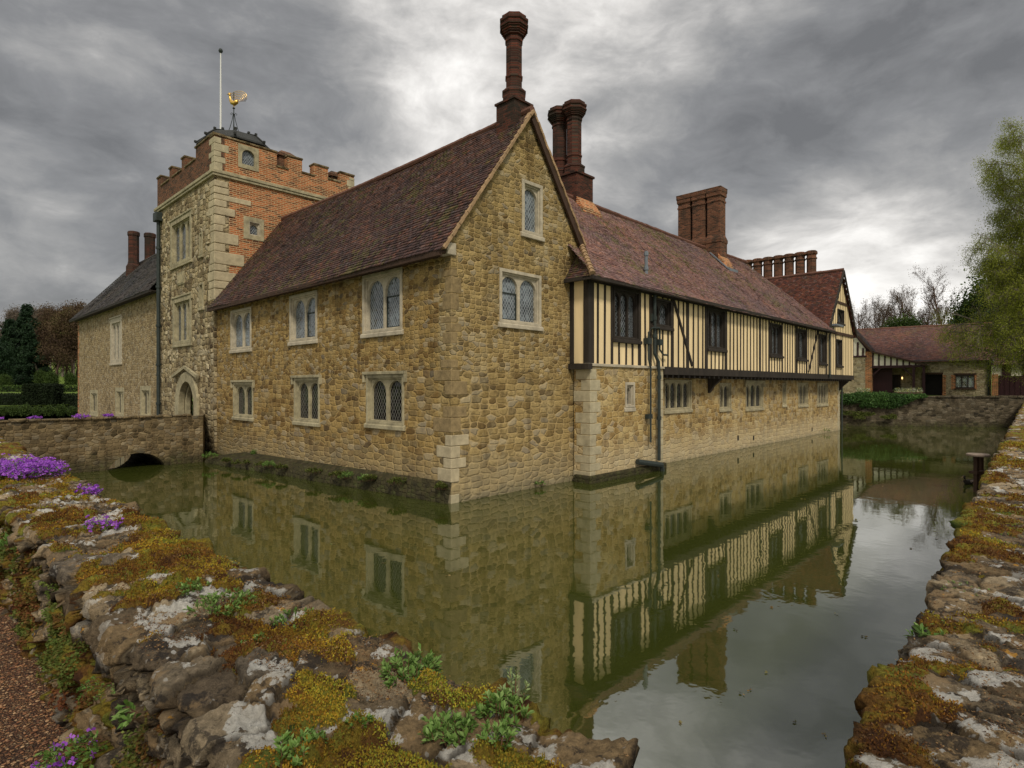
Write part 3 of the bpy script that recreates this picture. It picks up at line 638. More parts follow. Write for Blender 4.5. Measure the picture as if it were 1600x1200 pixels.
# string course
mb = MB(); 
for (x0, x1, y0, y1) in ((TB-.14, 6.78, T0-.14, T1+.14),):
    mb.box(x0+.04, x1-.04, y0+.04, y1-.04, 11.92, 12.03); mb.box(x0, x1, y0, y1, 12.032, 12.17)
mb.build('string_course', M['dress_old'], house, bevel=.02)
# parapets with merlons
def parapet(F, segs, u0, u1, zb, floor, t=.42, cut=None):
    out = [(u0, zb), (u1, zb)]; top = []
    for (a, b, z) in segs: top += [(a, z), (b, z)]
    return out+top[::-1]
wsegs = [(T0, 17.8, 13.72), (17.8, 19.25, 13.2), (19.25, 19.75, 13.72), (19.75, 21.15, 13.2), (21.15, 21.6, 13.72), (21.6, 22.95, 13.2), (22.95, T1, 13.72)]
ssegs = [(TB, 2.62, 13.66), (2.62, 3.15, 13.02), (3.15, 3.85, 13.66), (3.85, 4.45, 13.05), (4.45, 5.2, 13.62), (5.2, 5.85, 13.1), (5.85, 6.64, 13.6)]
def sgpoly(segs, u0, u1, zb):
    P_ = [(u0, zb), (u1, zb)]
    top = []
    for (a, b, z) in segs: top += [(a, z), (b, z)]
    for q in top[::-1]:
        if not P_ or (abs(P_[-1][0]-q[0])+abs(P_[-1][1]-q[1])) > 1e-6: P_.append(q)
    return P_
def cop(F, segs, mb, t=.42):
    for (a, b, z) in segs: mb.fbox(F, a-.03, b+.03, z+.001, z+.09, .05, -t-.05)
mb = MB(); mb.plate(FW(TB), sgpoly(wsegs, T0, T1, 12.172), [], 0, -.42); mb.build('parapet', M['brick_dark'], house)
s2 = [(TB+.42, 2.62, 13.66)]+ssegs[1:]
mb = MB(); mb.plate(FS(T0), sgpoly(s2, TB+.42, 6.64, 12.172), [arch(1.03, 1.62, 12.72, 13.42, 'round')], 0, -.42); mb.build('parapet', M['brick'], house, label='orange brick battlements')
mb = MB(); mb.plate(FE(6.64), sgpoly([(16, 18, 13.6), (18, 18.5, 13.1), (18.5, 20.5, 13.6), (20.5, 21, 13.1), (21, T1, 13.6)], 16, T1, 12.172), [], -.0, -.42)
mb.plate(FN(T1), rect(TB+.42, 6.2, 12.172, 13.3), [], 0, -.42); mb.build('parapet', M['brick_dark'], house)
mb = MB(); cop(FW(TB), [(T0+.06, 17.85, 13.72)]+wsegs[1:], mb); cop(FS(T0), ssegs, mb); mb.build('coping', M['rag_bridge'], house, bevel=.02)
mb = MB(); mb.plate(FS(T0), rect(.88, 1.78, 12.55, 13.58), [arch(1.05, 1.60, 12.74, 13.40, 'round')], .03, -.1)
fr = mb.build('window', M['dress_old'], house, bevel=.01); glass_obj(FS(T0), 1.0, 1.65, 12.7, 13.45, -.12, M['glass'], fr)
quoins(None, 12.18, 13.6, M['quoin'], c1=TB, c2=T0, d=.02, long_=.55, short=.3)
quoins(None, 12.18, 13.5, M['quoin'], c1=6.64, c2=T0, s1=-1, d=.02, long_=.4, short=.3)
mb = MB(); mb.box(TB+.3, 6.3, T0+.3, T1-.3, 12.2, 12.35); mb.build('tower_roof', M['lead'], house)
# small chimney caps behind the battlements
for (bb, aa, w_, z1) in ((3.25, 16.15, .85, 14.02), (5.75, 16.1, .6, 13.72)):
    mb = MB(); mb.box(bb-w_/2+.08, bb+w_/2-.08, aa-.3, aa+.3, 12.35, z1-.28); mb.box(bb-w_/2, bb+w_/2, aa-.4, aa+.4, z1-.28, z1-.16)
    mb.hexa([(bb-w_/2, aa-.4, z1-.158), (bb+w_/2, aa-.4, z1-.158), (bb+w_/2, aa+.4, z1-.158), (bb-w_/2, aa+.4, z1-.158), (bb-w_/4, aa-.2, z1+.02), (bb+w_/4, aa-.2, z1+.02), (bb+w_/4, aa+.2, z1+.02), (bb-w_/4, aa+.2, z1+.02)])
    mb.build('chimney', M['brick_dark'], house)
# low turret with polygonal copper roof
tc = (1.95, 18.5)
mb = MB(); mb.lathe(tc, [(1.45, 12.3), (1.45, 14.45)], 8, R(22.5)); tur = mb.build('stair_turret', M['brick_dark'], house)
mb = MB(); mb.lathe(tc, [(1.5, 14.32), (1.74, 14.42), (1.72, 14.5), (1.25, 14.92), (.78, 15.08), (.05, 15.16)], 8, R(22.5))
for k in range(8):
    t = R(22.5)+k*math.pi/4
    p = [(tc[0]+r_*math.cos(t), tc[1]+r_*math.sin(t), z_) for r_, z_ in ((1.78, 14.5), (1.25, 14.95), (.78, 15.11), (.05, 15.2))]; mb.tube(p, .035, 6)
    for r_, z_ in ((1.76, 14.52), (1.25, 14.96), (.8, 15.12)): mb.box(tc[0]+r_*math.cos(t)-.05, tc[0]+r_*math.cos(t)+.05, tc[1]+r_*math.sin(t)-.05, tc[1]+r_*math.sin(t)+.05, z_, z_+.09)
mb.build('turret_roof', M['verdigris'], tur)
# carved panel and rough relief stones on the tower front
mb = MB(); mb.fbox(FW(TB), 19.3, 20.3, 7.75, 8.35, .0, .04)
for k in range(5): mb.fbox(FW(TB), 19.38+k*.18, 19.48+k*.18, 7.82, 8.28, .04, .075)
mb.build('carved_panel', M['dress_old'], house, bevel=.01)
rr = random.Random(8)
for k in range(200):
    u = rr.uniform(T0+.1, T1-.5); z = rr.uniform(3.0, 11.6)
    if any(q[0]-.35 < u+.15 and u-.15 < q[1]+.3 and q[2]-.3 < z+.1 and z-.1 < q[3]+.3 for q in t_w) or (17 < u < 20.9 and z < 4.1) or (19.1 < u < 20.5 and 7.6 < z < 8.5): continue
    w_, h_ = rr.uniform(.12, .34), rr.uniform(.12, .26); o_ = rr.uniform(.015, .05); j = lambda: rr.uniform(-.04, .04)
    mb = MB(); mb.hexa([FW(TB)(u+j(), z+j(), -.01), FW(TB)(u+w_+j(), z+j(), -.01), FW(TB)(u+w_-.03+j(), z+.02, o_), FW(TB)(u+.03, z+.02+j(), o_), FW(TB)(u+j(), z+h_+j(), -.01), FW(TB)(u+w_+j(), z+h_+j(), -.01), FW(TB)(u+w_-.03, z+h_-.03+j(), o_), FW(TB)(u+.03+j(), z+h_-.03, o_)]); mb.build('relief_stone', M['quoin_pale'], house, bevel=.02)
# flagpole and weathervane stand on the turret
def child_world(o, loc): o.location = HM @ Vector(loc); o.rotation_euler = (0, 0, ROT)
fp = empty('flagpole', label='tall white flagpole with dark ball finial on the tower roof', cat='flagpole'); child_world(fp, (1.23, 18.5, 15.08))
mb = MB(); mb.tube([(0, 0, -.1), (0, 0, 2.0), (0, 0, 3.8)], [.045, .038, .025], 10); mb.build('pole', M['white'], fp)
mb = MB(); mb.lathe((0, 0), [(.02, 3.8), (.08, 3.85), (.10, 3.92), (.07, 4.0), (.01, 4.04)], 12); mb.build('finial', M['iron'], fp)
wv = empty('weathervane', label='gilded cockerel weathervane on a curved iron stand above the turret', cat='weathervane'); child_world(wv, (1.8, 18.4, 15.08))
wv.rotation_euler = (0, 0, R(-8))
mb = MB(); mb.tube([(0, 0, 0), (0, 0, 2.1)], .022, 6)
mb.lathe((0, 0), [(.02, .98), (.06, 1.02), (.02, 1.06)], 8); mb.lathe((0, 0), [(.02, 1.28), (.07, 1.32), (.02, 1.36)], 8); mb.build('spindle', M['iron'], wv)
mb = MB()
for k in range(4):
    t = k*math.pi/2+.5; mb.tube([(math.cos(t)*r_, math.sin(t)*r_, z_) for r_, z_ in ((.30, 0), (.17, .35), (.07, .75), (.03, 1.0), (.09, 1.1), (.14, 1.03), (.10, .98))], .016, 5)
mb.build('stand', M['iron'], wv)
mb = MB()   # cockerel: body, neck, head, comb, fanned tail
mb.tube([(-.22, 0, 1.98), (-.20, 0, 1.85), (-.17, 0, 1.72), (-.09, 0, 1.60), (.03, 0, 1.56), (.15, 0, 1.62), (.22, 0, 1.70)], [.035, .05, .07, .10, .12, .10, .05], 10)
mb.tube([(-.20, 0, 1.95), (-.23, 0, 2.02), (-.28, 0, 2.03), (-.36, 0, 2.01)], [.045, .05, .035, .005], 8)
for k in range(3): mb.tube([(-.25+k*.05, 0, 2.04), (-.27+k*.055, 0, 2.12)], [.02, .006], 5)
mb.tube([(-.25, 0, 1.99), (-.26, 0, 1.91)], [.02, .012], 6)
mb.tube([(0, 0, 1.46), (0, 0, 1.36)], [.03, .02], 6)
mb.build('cockerel', M['gold'], wv, smooth=True)
mb = MB()
for k in range(6):
    r0 = .10+k*.035; c = (.22, 0, 1.72)
    pts = [(.18+(.06+k*.05)*math.cos(t)*1.5+.05, 0, 1.66+(.07+k*.042)*math.sin(t)*1.2+.03*k) for t in [math.pi*.95-j*math.pi*1.15/8 for j in range(9)]]
    mb.tube(pts, .014, 5)
mb.build('tail', M['gold'], wv, smooth=True)
# ------------------------------------------------------------------ left wing
lw = [(31.15, 34.0, 4.35, 7.2)]; ll = [(37.59, 39.9, .9, 2.62), (30.68, 32.7, 1.0, 2.8), (25.12, 27.1, 1.1, 2.9)]
mb = MB(); mb.plate(FW(0), rect(T1-.01, 44.2, -.6, 8.1), [rect(*q) for q in lw+ll], 0, -.5); mb.build('wall', M['rag_wing'], house, label='evenly coursed grey brown stone wall of the far wing')
window(FW(0), *lw[0], n=3, m='dress', gm='dress' if 0 else 'glass_timber', rim=.3, mul=.3, hood=True)
for q in ll: window(FW(0), *q, n=2, m='dress_old', gm='glass_dark', rim=.25, mul=.2, sill=.05)
mb = MB(); mb.plate(FN(44.2), [(.0, -.6), (7, -.6), (7, 8.1), (3.3, 12.2), (0, 8.1)], [], 0, -.5); mb.build('wall', M['rag_wing'], house)
quoins(None, 0, 8., M['brick'], c1=0, c2=44.21, s2=-1, long_=.5, short=.25)
rl = tiles((-.45, T1+.02, 7.95), (-.45, 44.6, 7.95), (3.3, T1+.02, 12.3), (3.3, 44.3, 12.3), 'roof', M['tile_grey'], house, tw_=.25, row=.17, seed=15, label='steep dark grey tile roof of the far wing')
tiles((7.2, T1+.02, 7.95), (7.2, 44.6, 7.95), (3.3, T1+.02, 12.3), (3.3, 44.3, 12.3), 'roof', M['tile_grey'], house, tw_=.5, row=.4, seed=16)
ridge_line((3.3, T1, 12.32), (3.3, 44.3, 12.32), rl, m='tile_grey')
mb = MB(); mb.box(-.5, -.38, T1+.0, 44.6, 7.78, 7.93); mb.box(-.38, 0, T1, 44.5, 7.86, 7.9); mb.build('eaves_board', M['timber'], rl)
# ------------------------------------------------------------------ chimneys
def ornate(c, zb, zs, zt, r=.27, cap=.37, base=None, name='chimney', m='brick_chim'):
    """polygonal brick shaft with moulded bands and a star shaped corbelled cap"""
    mb = MB()
    if base: mb.box(c[0]-base[0], c[0]+base[0], c[1]-base[0], c[1]+base[0], base[1], base[2]); mb.box(c[0]-base[0]-.04, c[0]+base[0]+.04, c[1]-base[0]-.04, c[1]+base[0]+.04, base[2], base[2]+.06)
    rot = R(22.5)
    mb.lathe(c, [(r*1.42, zb), (r*1.42, zb+.30), (r*1.5, zb+.33), (r*1.5, zb+.38), (r*1.15, zb+.46), (r*1.08, zb+.48)], 8, rot)
    H = zt-zb
    mb.lathe(c, [(r, zb+.47), (r, zb+.75), (r*1.1, zb+.78), (r*1.1, zb+.82), (r, zb+.85), (r, zt-.72)], 8, rot)
    mb.lathe(c, [(r*1.1, zt-.72), (r*1.12, zt-.66), (r*1.0, zt-.64), (r*1.0, zt-.55)], 8, rot)
    q = [(r*1.02, zt-.56)]
    for k in range(5): rr_ = r+(cap-r)*(k+1)/5; q += [(rr_, zt-.55+k*.055), (rr_, zt-.50+k*.055)]
    q += [(cap*.92, zt-.28), (cap*.92, zt-.20), (cap*1.0, zt-.18), (cap*1.0, zt-.11), (cap*.85, zt-.10), (cap*.85, zt)]
    mb.lathe(c, q, 16, 0, .10)
    return mb.build(name, M[m], house)
ornate((2.89, .62), 10.98, 0, 13.52, r=.245, cap=.40, base=(.36, 9.9, 10.98))
ornate((9.15, 3.28), 11.2, 0, 14.12, r=.30, cap=.47, base=None)
ornate((9.15, 4.02), 11.2, 0, 14.12, r=.30, cap=.47, base=None)
mb = MB(); mb.box(8.62, 9.68, 2.75, 4.75, 9.3, 11.14); mb.box(8.56, 9.74, 2.7, 4.8, 11.14, 11.22); mb.build('chimney_base', M['brick_chim'], house)
mb = MB(); mb.hexa([(8.55, 2.35, 9.45), (9.75, 2.35, 9.45), (9.75, 2.74, 9.5), (8.55, 2.74, 9.5), (8.6, 2.4, 9.72), (9.7, 2.4, 9.72), (9.7, 2.74, 10.2), (8.6, 2.74, 10.2)]); mb.build('chimney_apron', M['brick'], house)
# triple stack
for k, aa in enumerate((2.52, 3.36, 4.2)):
    mb = MB(); c = (20.35, aa); s = math.sqrt(2)
    mb.lathe(c, [(.40*s, 9.0), (.40*s, 10.35), (.43*s, 10.4), (.43*s, 10.55), (.34*s, 10.8), (.34*s, 12.5), (.37*s, 12.53), (.37*s, 12.6), (.34*s, 12.63), (.34*s, 12.78), (.39*s, 12.84), (.39*s, 13.0), (.415*s, 13.05), (.415*s, 13.22)], 4, R(45)); mb.build('chimney', M['brick_chim2'], house)
mb = MB(); mb.box(19.93, 20.77, 2.1, 4.62, 13.221, 13.27); mb.build('chimney_cap', M['brick_dark'], house)
mb = MB(); mb.hexa([(19.84, 1.75, 8.8), (20.86, 1.75, 8.8), (20.86, 2.2, 9), (19.84, 2.2, 9), (19.84, 1.9, 9.3), (20.86, 1.9, 9.3), (20.86, 2.2, 9.75), (19.84, 2.2, 9.75)]); mb.build('chimney_apron', M['brick'], house)
mb = MB(); mb.bar((19.78, 1.6, 8.85), (19.78, 2.6, 9.85), .14, .05); mb.bar((19.75, 1.65, 8.85), (20.95, 1.65, 8.85), .05, .2); mb.build('lead_flashing', M['lead'], house)
# row of seven shafts behind the cross gable
for k in range(8):
    mb = MB(); mb.lathe((33.3, 1.75+k*.72), [(.30, 8.2), (.30, 11.45), (.35, 11.5), (.35, 11.58), (.30, 11.62), (.30, 11.75), (.36, 11.82), (.36, 12.0), (.30, 12.05)], 8, R(22.5)); mb.build('chimney', M['brick_chim2'], house)
mb = MB(); mb.box(32.9, 33.7, 1.3, 7.2, 6, 8.6); mb.box(33.0, 33.6, 1.45, 7.1, 11.83, 11.98); mb.build('chimney_base', M['brick_chim2'], house)
# pair on the left wing
for (bb, aa) in ((2.75, 40.2), (3.75, 39.9)):
    mb = MB(); mb.lathe((bb, aa), [(.50, 10.0), (.50, 11.9), (.40, 12.1), (.36, 12.3), (.36, 14.2), (.41, 14.25), (.41, 14.5), (.37, 14.55)], 8, R(22.5)); mb.build('chimney', M['brick_chim'], house)
# pipes
def pipe(pts, r, name, m='iron', collars=()):
    mb = MB(); mb.tube(pts, r, 8)
    for c in collars: mb.tube([Vector(c)-Vector((0, 0, .06)), Vector(c)+Vector((0, 0, .06))], r*1.4, 8)
    return mb.build(name, M[m], house, smooth=False)
pipe([FW(TB)(22.9, 11.5, .14), FW(TB)(22.9, .9, .14)], .09, 'downpipe', collars=[FW(TB)(22.9, z, .14) for z in (10, 8, 6, 4, 2)])
mb = MB(); mb.fbox(FW(TB), 22.65, 23.2, 11.35, 11.8, .01, .32); mb.build('rain_hopper', M['iron'], house, bevel=.03)
pp = 8.36
pipe([FS(P)(pp, 6.0, .12), FS(P)(pp, 4.0, .12), FS(P)(pp+.18, 3.72, .16), FS(P)(pp+.22, 3.3, .16), FS(P)(pp+.22, .35, .16)], .058, 'soil_pipe', collars=[FS(P)(pp, 5.2, .12), FS(P)(pp, 4.6, .12), FS(P)(pp+.22, 3.2, .16), FS(P)(pp+.22, 1.8, .16)])
pipe([FS(P)(pp-.3, 1.0, .14), FS(P)(pp-.3, 3.5, .14), FS(P)(pp-.42, 3.8, .14), FS(P)(pp-.42, 4.7, .14), FS(P)(pp-.3, 4.85, .2), FS(P)(pp+.15, 4.88, .2), FS(P)(pp+.3, 4.75, .14), FS(P)(pp+.3, 4.15, .14), FS(P)(pp+.55, 3.98, .14), FS(P)(pp+.85, 3.98, .14)], .034, 'waste_pipe')
for q in ((pp-.55, pp-.32, 4.3, 4.5, .02, .2), (pp+.2, pp+.42, 4.3, 4.5, .02, .2), (pp-.15, pp-.02, 5.1, 5.35, .02, .1), (pp-.45, pp-.2, 1.8, 1.95, .02, .16)): mb = MB(); mb.fbox(FS(P), *q); mb.build('pipe_clip', M['iron'], house)
pipe([FS(P)(7.3, .42, .1), FS(P)(8.5, .22, .3), FS(P)(8.58, -.1, .3)], .09, 'outfall_pipe')
pipe([(8.61, -.3, 6.6), (8.61, -.3, 7.0), (8.61, -.3, 7.6)], .06, 'vent_pipe', 'lead', collars=[(8.61, -.3, 7.0), (8.61, -.3, 7.5)])
pipe([FS(P)(28.25, 6.3, .25), FS(P)(28.2, 5.9, .12), FS(P)(28.2, 3.4, .12)], .06, 'downpipe')
pipe([(33.25, -.12, 3.0), (33.25, -.12, -.1)], .05, 'downpipe')

# ------------------------------------------------------------------ world-frame directions of the two near walls
DL = np.array([-.7216, .6924]); DR = np.array([.6924, .7216]); C0 = np.array([.64, 1.25]); ER = np.array([.665, .747]); ER /= np.linalg.norm(ER); MR = np.array([-ER[1], ER[0]])
def LWp(s, p): return DL*s+DR*p
def in_poly(X, Y, P):
    c = np.zeros(X.shape, bool); j = len(P)-1
    for i in range(len(P)):
        xi, yi, xj, yj = *P[i], *P[j]
        if yi != yj: c ^= ((yi > Y) != (yj > Y)) & (X < (xj-xi)*(Y-yi)/(yj-yi)+xi)
        j = i
    return c
def hw2(b, a): v = hw(b, a); return np.array([v.x, v.y])
moat_out = [LWp(.55, 1.2), LWp(63, 1.2), hw2(36.5, 52), np.array([19.6, 43.3]), np.array([36.3, 41.0]), C0+ER*.2-MR*.12]
island = [hw2(.25, .25), hw2(32.9, .25), hw2(32.9, 43.9), hw2(.25, 43.9)]
def zg(x, y):
    x = np.asarray(x, float); y = np.asarray(y, float)
    b = (x-AX)*DR[0]+(y-AY)*DR[1]; a = (x-AX)*DL[0]+(y-AY)*DL[1]
    right = sstep(x, 5, 17)*sstep(y, 30, 40)
    z = 1.02+.18*sstep(y, 14, 30)+right*.85+(1-right)*(sstep(y, 52, 92)*.75)
    z = z+(1-sstep(x, -10, 20))*sstep(y, 105, 260)*16+sstep(x, -10, 20)*sstep(y, 80, 200)*9
    return z
M['grass'], g = mat('grass_ground'); o = g.obj(); n = g.noise(o, .8, 6., .7); n2 = g.noise(o, .05, 3.)
g.out(g.ramp(g.m('ADD', g.m('MULTIPLY', n, .6), g.m('MULTIPLY', n2, .4)), [(.3, (.05, .07, .012)), (.5, (.10, .15, .02)), (.7, (.17, .22, .03))]), .9, g.bump(n, .5, .05), .2)
xs = sorted(set(list(np.linspace(-70, 75, 59))+[-1800, -1200, -700, -450, -300, -220, -160, -120, -90, 95, 125, 165, 230, 320, 480, 750, 1200, 1800]))
ys = sorted(set(list(np.linspace(-24, 120, 59))+[-1500, -700, -300, -120, -60, 132, 145, 160, 180, 200, 225, 260, 300, 380, 500, 800, 1300, 2000]))
pts = [Vector((float(x), float(y))) for x in xs for y in ys]
X_ = np.array([p[0] for p in pts]); Y_ = np.array([p[1] for p in pts])
keep = ~(in_poly(X_, Y_, moat_out) & ~in_poly(X_, Y_, island)); pts = [p for p, k in zip(pts, keep) if k]
ed = []
for Pp in (moat_out, island):
    k = len(pts); pts += [Vector((float(p[0]), float(p[1]))) for p in Pp]; ed += [(k+i, k+(i+1) % len(Pp)) for i in range(len(Pp))]
r = delaunay_2d_cdt(pts, ed, [], 0, 1e-4)
VV = np.array([[v[0], v[1]] for v in r[0]]); T = np.array([f for f in r[2] if len(f) == 3]); c = VV[T].mean(1)
T = T[~(in_poly(c[:, 0], c[:, 1], moat_out) & ~in_poly(c[:, 0], c[:, 1], island))]
V = np.column_stack([VV, zg(VV[:, 0], VV[:, 1])])
gr = link('ground', npmesh('ground', V, T), M['grass'], None, True); tag(gr, kind='structure')
# water
M['water'], g = mat('moat_water'); o = g.obj()
w1 = g.noise(g.vmul(o, (1, 1, 0)), 1.6, 3., .5, dist=.6); w2 = g.noise(g.vmul(g.vadd(o, (3, 8, 0)), (1, 1, 0)), 6.5, 2., .5); w3 = g.noise(g.vmul(o, (1, 1, 0)), .25, 2.)
hh = g.m('ADD', g.m('MULTIPLY', w1, .8), g.m('MULTIPLY', w2, .16)); hh = g.m('MULTIPLY', hh, g.m('ADD', .35, w3))
mur = g.noise(o, .35, 5., .6)
g.out(g.ramp(mur, [(.3, (.030, .038, .006)), (.7, (.046, .054, .010))]), .025, g.bump(hh, .28, .012), 1.0, IOR=2.15)
mb = MB(); mb.face([(-95, -3, 0), (60, -3, 0), (60, 110, 0), (-95, 110, 0)]); wt = mb.build('moat_water', M['water'], None, weld=False); tag(wt, kind='structure')
# gravel path
M['gravel'], g = mat('gravel'); o = g.obj(); vv = g.vor(g.warp(o, 20., .01), 62., 'F1', '3D'); vd = g.vor(g.warp(o, 20., .01), 62., 'DISTANCE_TO_EDGE', '3D'); r1 = g.sep(vv.outputs['Color'])[0]
cg = g.ramp(r1, [(0, (.06, .025, .012)), (.3, (.21, .09, .04)), (.55, (.34, .18, .08)), (.8, (.16, .07, .035)), (1, (.46, .31, .17))])
cg = g.mix(1., cg, g.ramp(g.noise(o, 1.5, 4.), [(.3, .6), (.7, 1.2)]), 'MULTIPLY')
cg = g.mix(g.step(vd.outputs[0], .14, .0), cg, (.02, .012, .008)); g.out(cg, .85, g.bump(g.step(vd.outputs[0], 0., .3), 1., .012), .3)
mb = MB(); q = [LWp(s, p) for s, p in ((-8, -5), (40, -5), (40, .85), (-8, .85))]; mb.face([(p[0], p[1], 1.03) for p in q]); pa = mb.build('gravel_path', M['gravel'], None, weld=False); tag(pa, kind='structure')
N = 26000; s_ = RNG.random(N)**1.5*9+.8; p_ = .75-RNG.random(N)**1.3*2.6; q = DL[None]*s_[:, None]+DR[None]*p_[:, None]
r_ = RNG.uniform(.004, .011, N); c = np.column_stack([q, 1.03+r_*.4]); oc = np.array([(1, 0, 0), (0, 1, 0), (-1, 0, 0), (0, -1, 0), (0, 0, .6), (0, 0, -.6)])
V = (c[:, None]+oc[None]*r_[:, None, None]*RNG.uniform(.6, 1.4, (N, 6, 1))).reshape(-1, 3); f = np.array([(0, 1, 4), (1, 2, 4), (2, 3, 4), (3, 0, 4)]); F_ = (np.arange(N)[:, None, None]*6+f).reshape(-1, 3)
M['pebble'] = m_rnd('pebble', [(.06, .025, .012), (.20, .085, .04), (.34, .17, .08), (.13, .06, .035), (.44, .28, .15), (.17, .08, .03)], .7)
pb = link('gravel', npmesh('gravel', V, F_, {'rnd': ('FACE', np.repeat(RNG.random(N), 4))}), M['pebble'], None, True); tag(pb, kind='stuff')

# ------------------------------------------------------------------ bridge
br = empty('stone_bridge', (AX, AY, 0), ROT, label='low mossy stone bridge with one shallow arch leading to the gate tower', cat='bridge')
def B(name, m='rag_bridge', **k): o_ = mb.build(name, M[m], br, **k); return o_
mb = MB(); mb.plate(FS(12.9), rect(-8.35, -1.42, -.6, 1.02), [arch(-4.5, -2.68, -.58, .52, 'round', rise=.72, n=8)], 0, -4.6); B('body')
mb = MB(); mb.plate(FS(12.9), rect(-8.35, -1.42, 1.022, 1.76), [], 0, -.42); mb.plate(FS(17.5), rect(-8.35, -1.42, 1.022, 1.6), [], .42, 0); B('parapet')
mb = MB(); mb.hexa([(-1.42, 12.9, -.6), (-.005, 16.9, -.6), (-.005, 21.2, -.6), (-1.42, 17.5, -.6), (-1.42, 12.9, 1.02), (-.005, 16.9, 1.02), (-.005, 21.2, 1.02), (-1.42, 17.5, 1.02)]); B('abutment')
mb = MB(); mb.hexa([(-1.42, 12.9, 1.022), (-.11, 16.68, 1.022), (-.12, 17.2, 1.022), (-1.42, 13.4, 1.022), (-1.42, 12.9, 1.76), (-.11, 16.68, 1.68), (-.12, 17.2, 1.68), (-1.42, 13.4, 1.76)]); B('parapet')
mb = MB(); rr = random.Random(4); u = -8.35
while u < -1.95:
    w_ = rr.uniform(.25, .5); h_ = rr.uniform(.05, .10); mb.box(u, min(u+w_-.015, -1.84), 12.87-rr.uniform(0, .05), 13.36+rr.uniform(0, .04), 1.762, 1.762+h_); u += w_
B('coping', bevel=.02)

# ------------------------------------------------------------------ near moat walls, modelled stone by stone as a displaced surface
def wall_mat(name, cols, mossmul):
    m, g = mat(name); o = g.obj(); cr = g.attr('cell'); ed_ = g.attr('edge'); mo = g.attr('moss'); upf = g.attr('top')
    col = g.ramp(cr, [(i/(len(cols)-1), c) for i, c in enumerate(cols)])
    n = g.noise(o, 26., 9., .8); n2 = g.noise(o, 5., 5., .65); pit = g.vor(g.warp(o, 40., .03), 85., 'F1', '3D').outputs['Distance']
    col = g.mix(1., col, g.ramp(n, [(.3, .35), (.5, .9), (.7, 1.7)]), 'MULTIPLY')
    # dark crust, tan weathering and white / grey lichens
    col = g.mix(g.m('MULTIPLY', g.step(g.noise(g.vadd(o, (5, 5, 5)), 6., 6., .7), .52, .58), .8), col, (.028, .024, .022))
    col = g.mix(g.m('MULTIPLY', g.step(g.noise(g.vadd(o, (2, 8, 1)), 4.5, 5., .65), .54, .60), .6), col, (.30, .20, .10))
    li = g.m('ADD', g.noise(g.warp(g.vadd(o, (9, 2, 4)), 9., .05), 4.2, 6., .62), g.m('MULTIPLY', g.m('SUBTRACT', cr, .5), .10))
    lm = g.m('MULTIPLY', g.step(g.m('ADD', li, g.m('ADD', g.m('MULTIPLY', upf, .03), g.m('MULTIPLY', g.m('SUBTRACT', n, .5), .14))), .60, .625), g.m('ADD', .3, g.m('MULTIPLY', upf, .5)))
    col = g.mix(lm, col, g.ramp(n, [(.3, (.34, .32, .27)), (.62, (.68, .66, .60))]))
    sp = g.vor(g.warp(o, 30., .02), 26., 'F1', '3D'); s2 = g.m('MULTIPLY', g.step(sp.outputs['Distance'], .28, .2), g.step(g.sep(sp.outputs['Color'])[0], .78, .8))
    col = g.mix(g.m('MULTIPLY', s2, g.m('ADD', .3, g.m('MULTIPLY', upf, .4))), col, (.55, .53, .48))
    col = g.mix(g.m('MULTIPLY', g.step(g.noise(g.vadd(o, (1, 1, 8)), 9., 4., .6), .66, .68), .7), col, (.55, .27, .03))
    col = g.mix(g.m('MULTIPLY', g.m('SUBTRACT', 1., g.step(ed_, .02, .14)), .75), col, (.03, .022, .014))
    # moss
    mn = g.noise(o, 60., 5., .75); mc = g.m('ADD', g.m('MULTIPLY', g.noise(g.vadd(o, (7, 7, 7)), 3.2, 5., .6), .8), g.m('MULTIPLY', g.attr('cush'), .2))
    mcol = g.ramp(mc, [(.34, (.07, .03, .012)), (.44, (.15, .075, .018)), (.52, (.19, .135, .018)), (.59, (.18, .17, .025)), (.70, (.07, .10, .02))])
    mcol = g.mix(1., mcol, g.ramp(mn, [(.3, .35), (.7, 1.7)]), 'MULTIPLY')
    mf = g.step(g.m('ADD', mo, g.m('MULTIPLY', g.m('SUBTRACT', mn, .5), .5)), .42, .55)
    col = g.mix(mf, col, mcol)
    h = g.m('ADD', g.m('ADD', g.m('MULTIPLY', n, .9), g.m('MULTIPLY', g.step(pit, 0., .45), .12)), g.m('ADD', g.m('MULTIPLY', n2, .5), g.m('MULTIPLY', g.m('MULTIPLY', mn, mf), .5)))
    g.out(col, .9, g.bump(h, 1., .03), .15); return m
WALL_COLS = [(.06, .05, .04), (.24, .17, .095), (.34, .25, .14), (.15, .12, .085), (.40, .31, .19), (.12, .085, .05), (.29, .20, .10)]
M['wall_near'] = wall_mat('mossy_rubble', WALL_COLS, 1.)
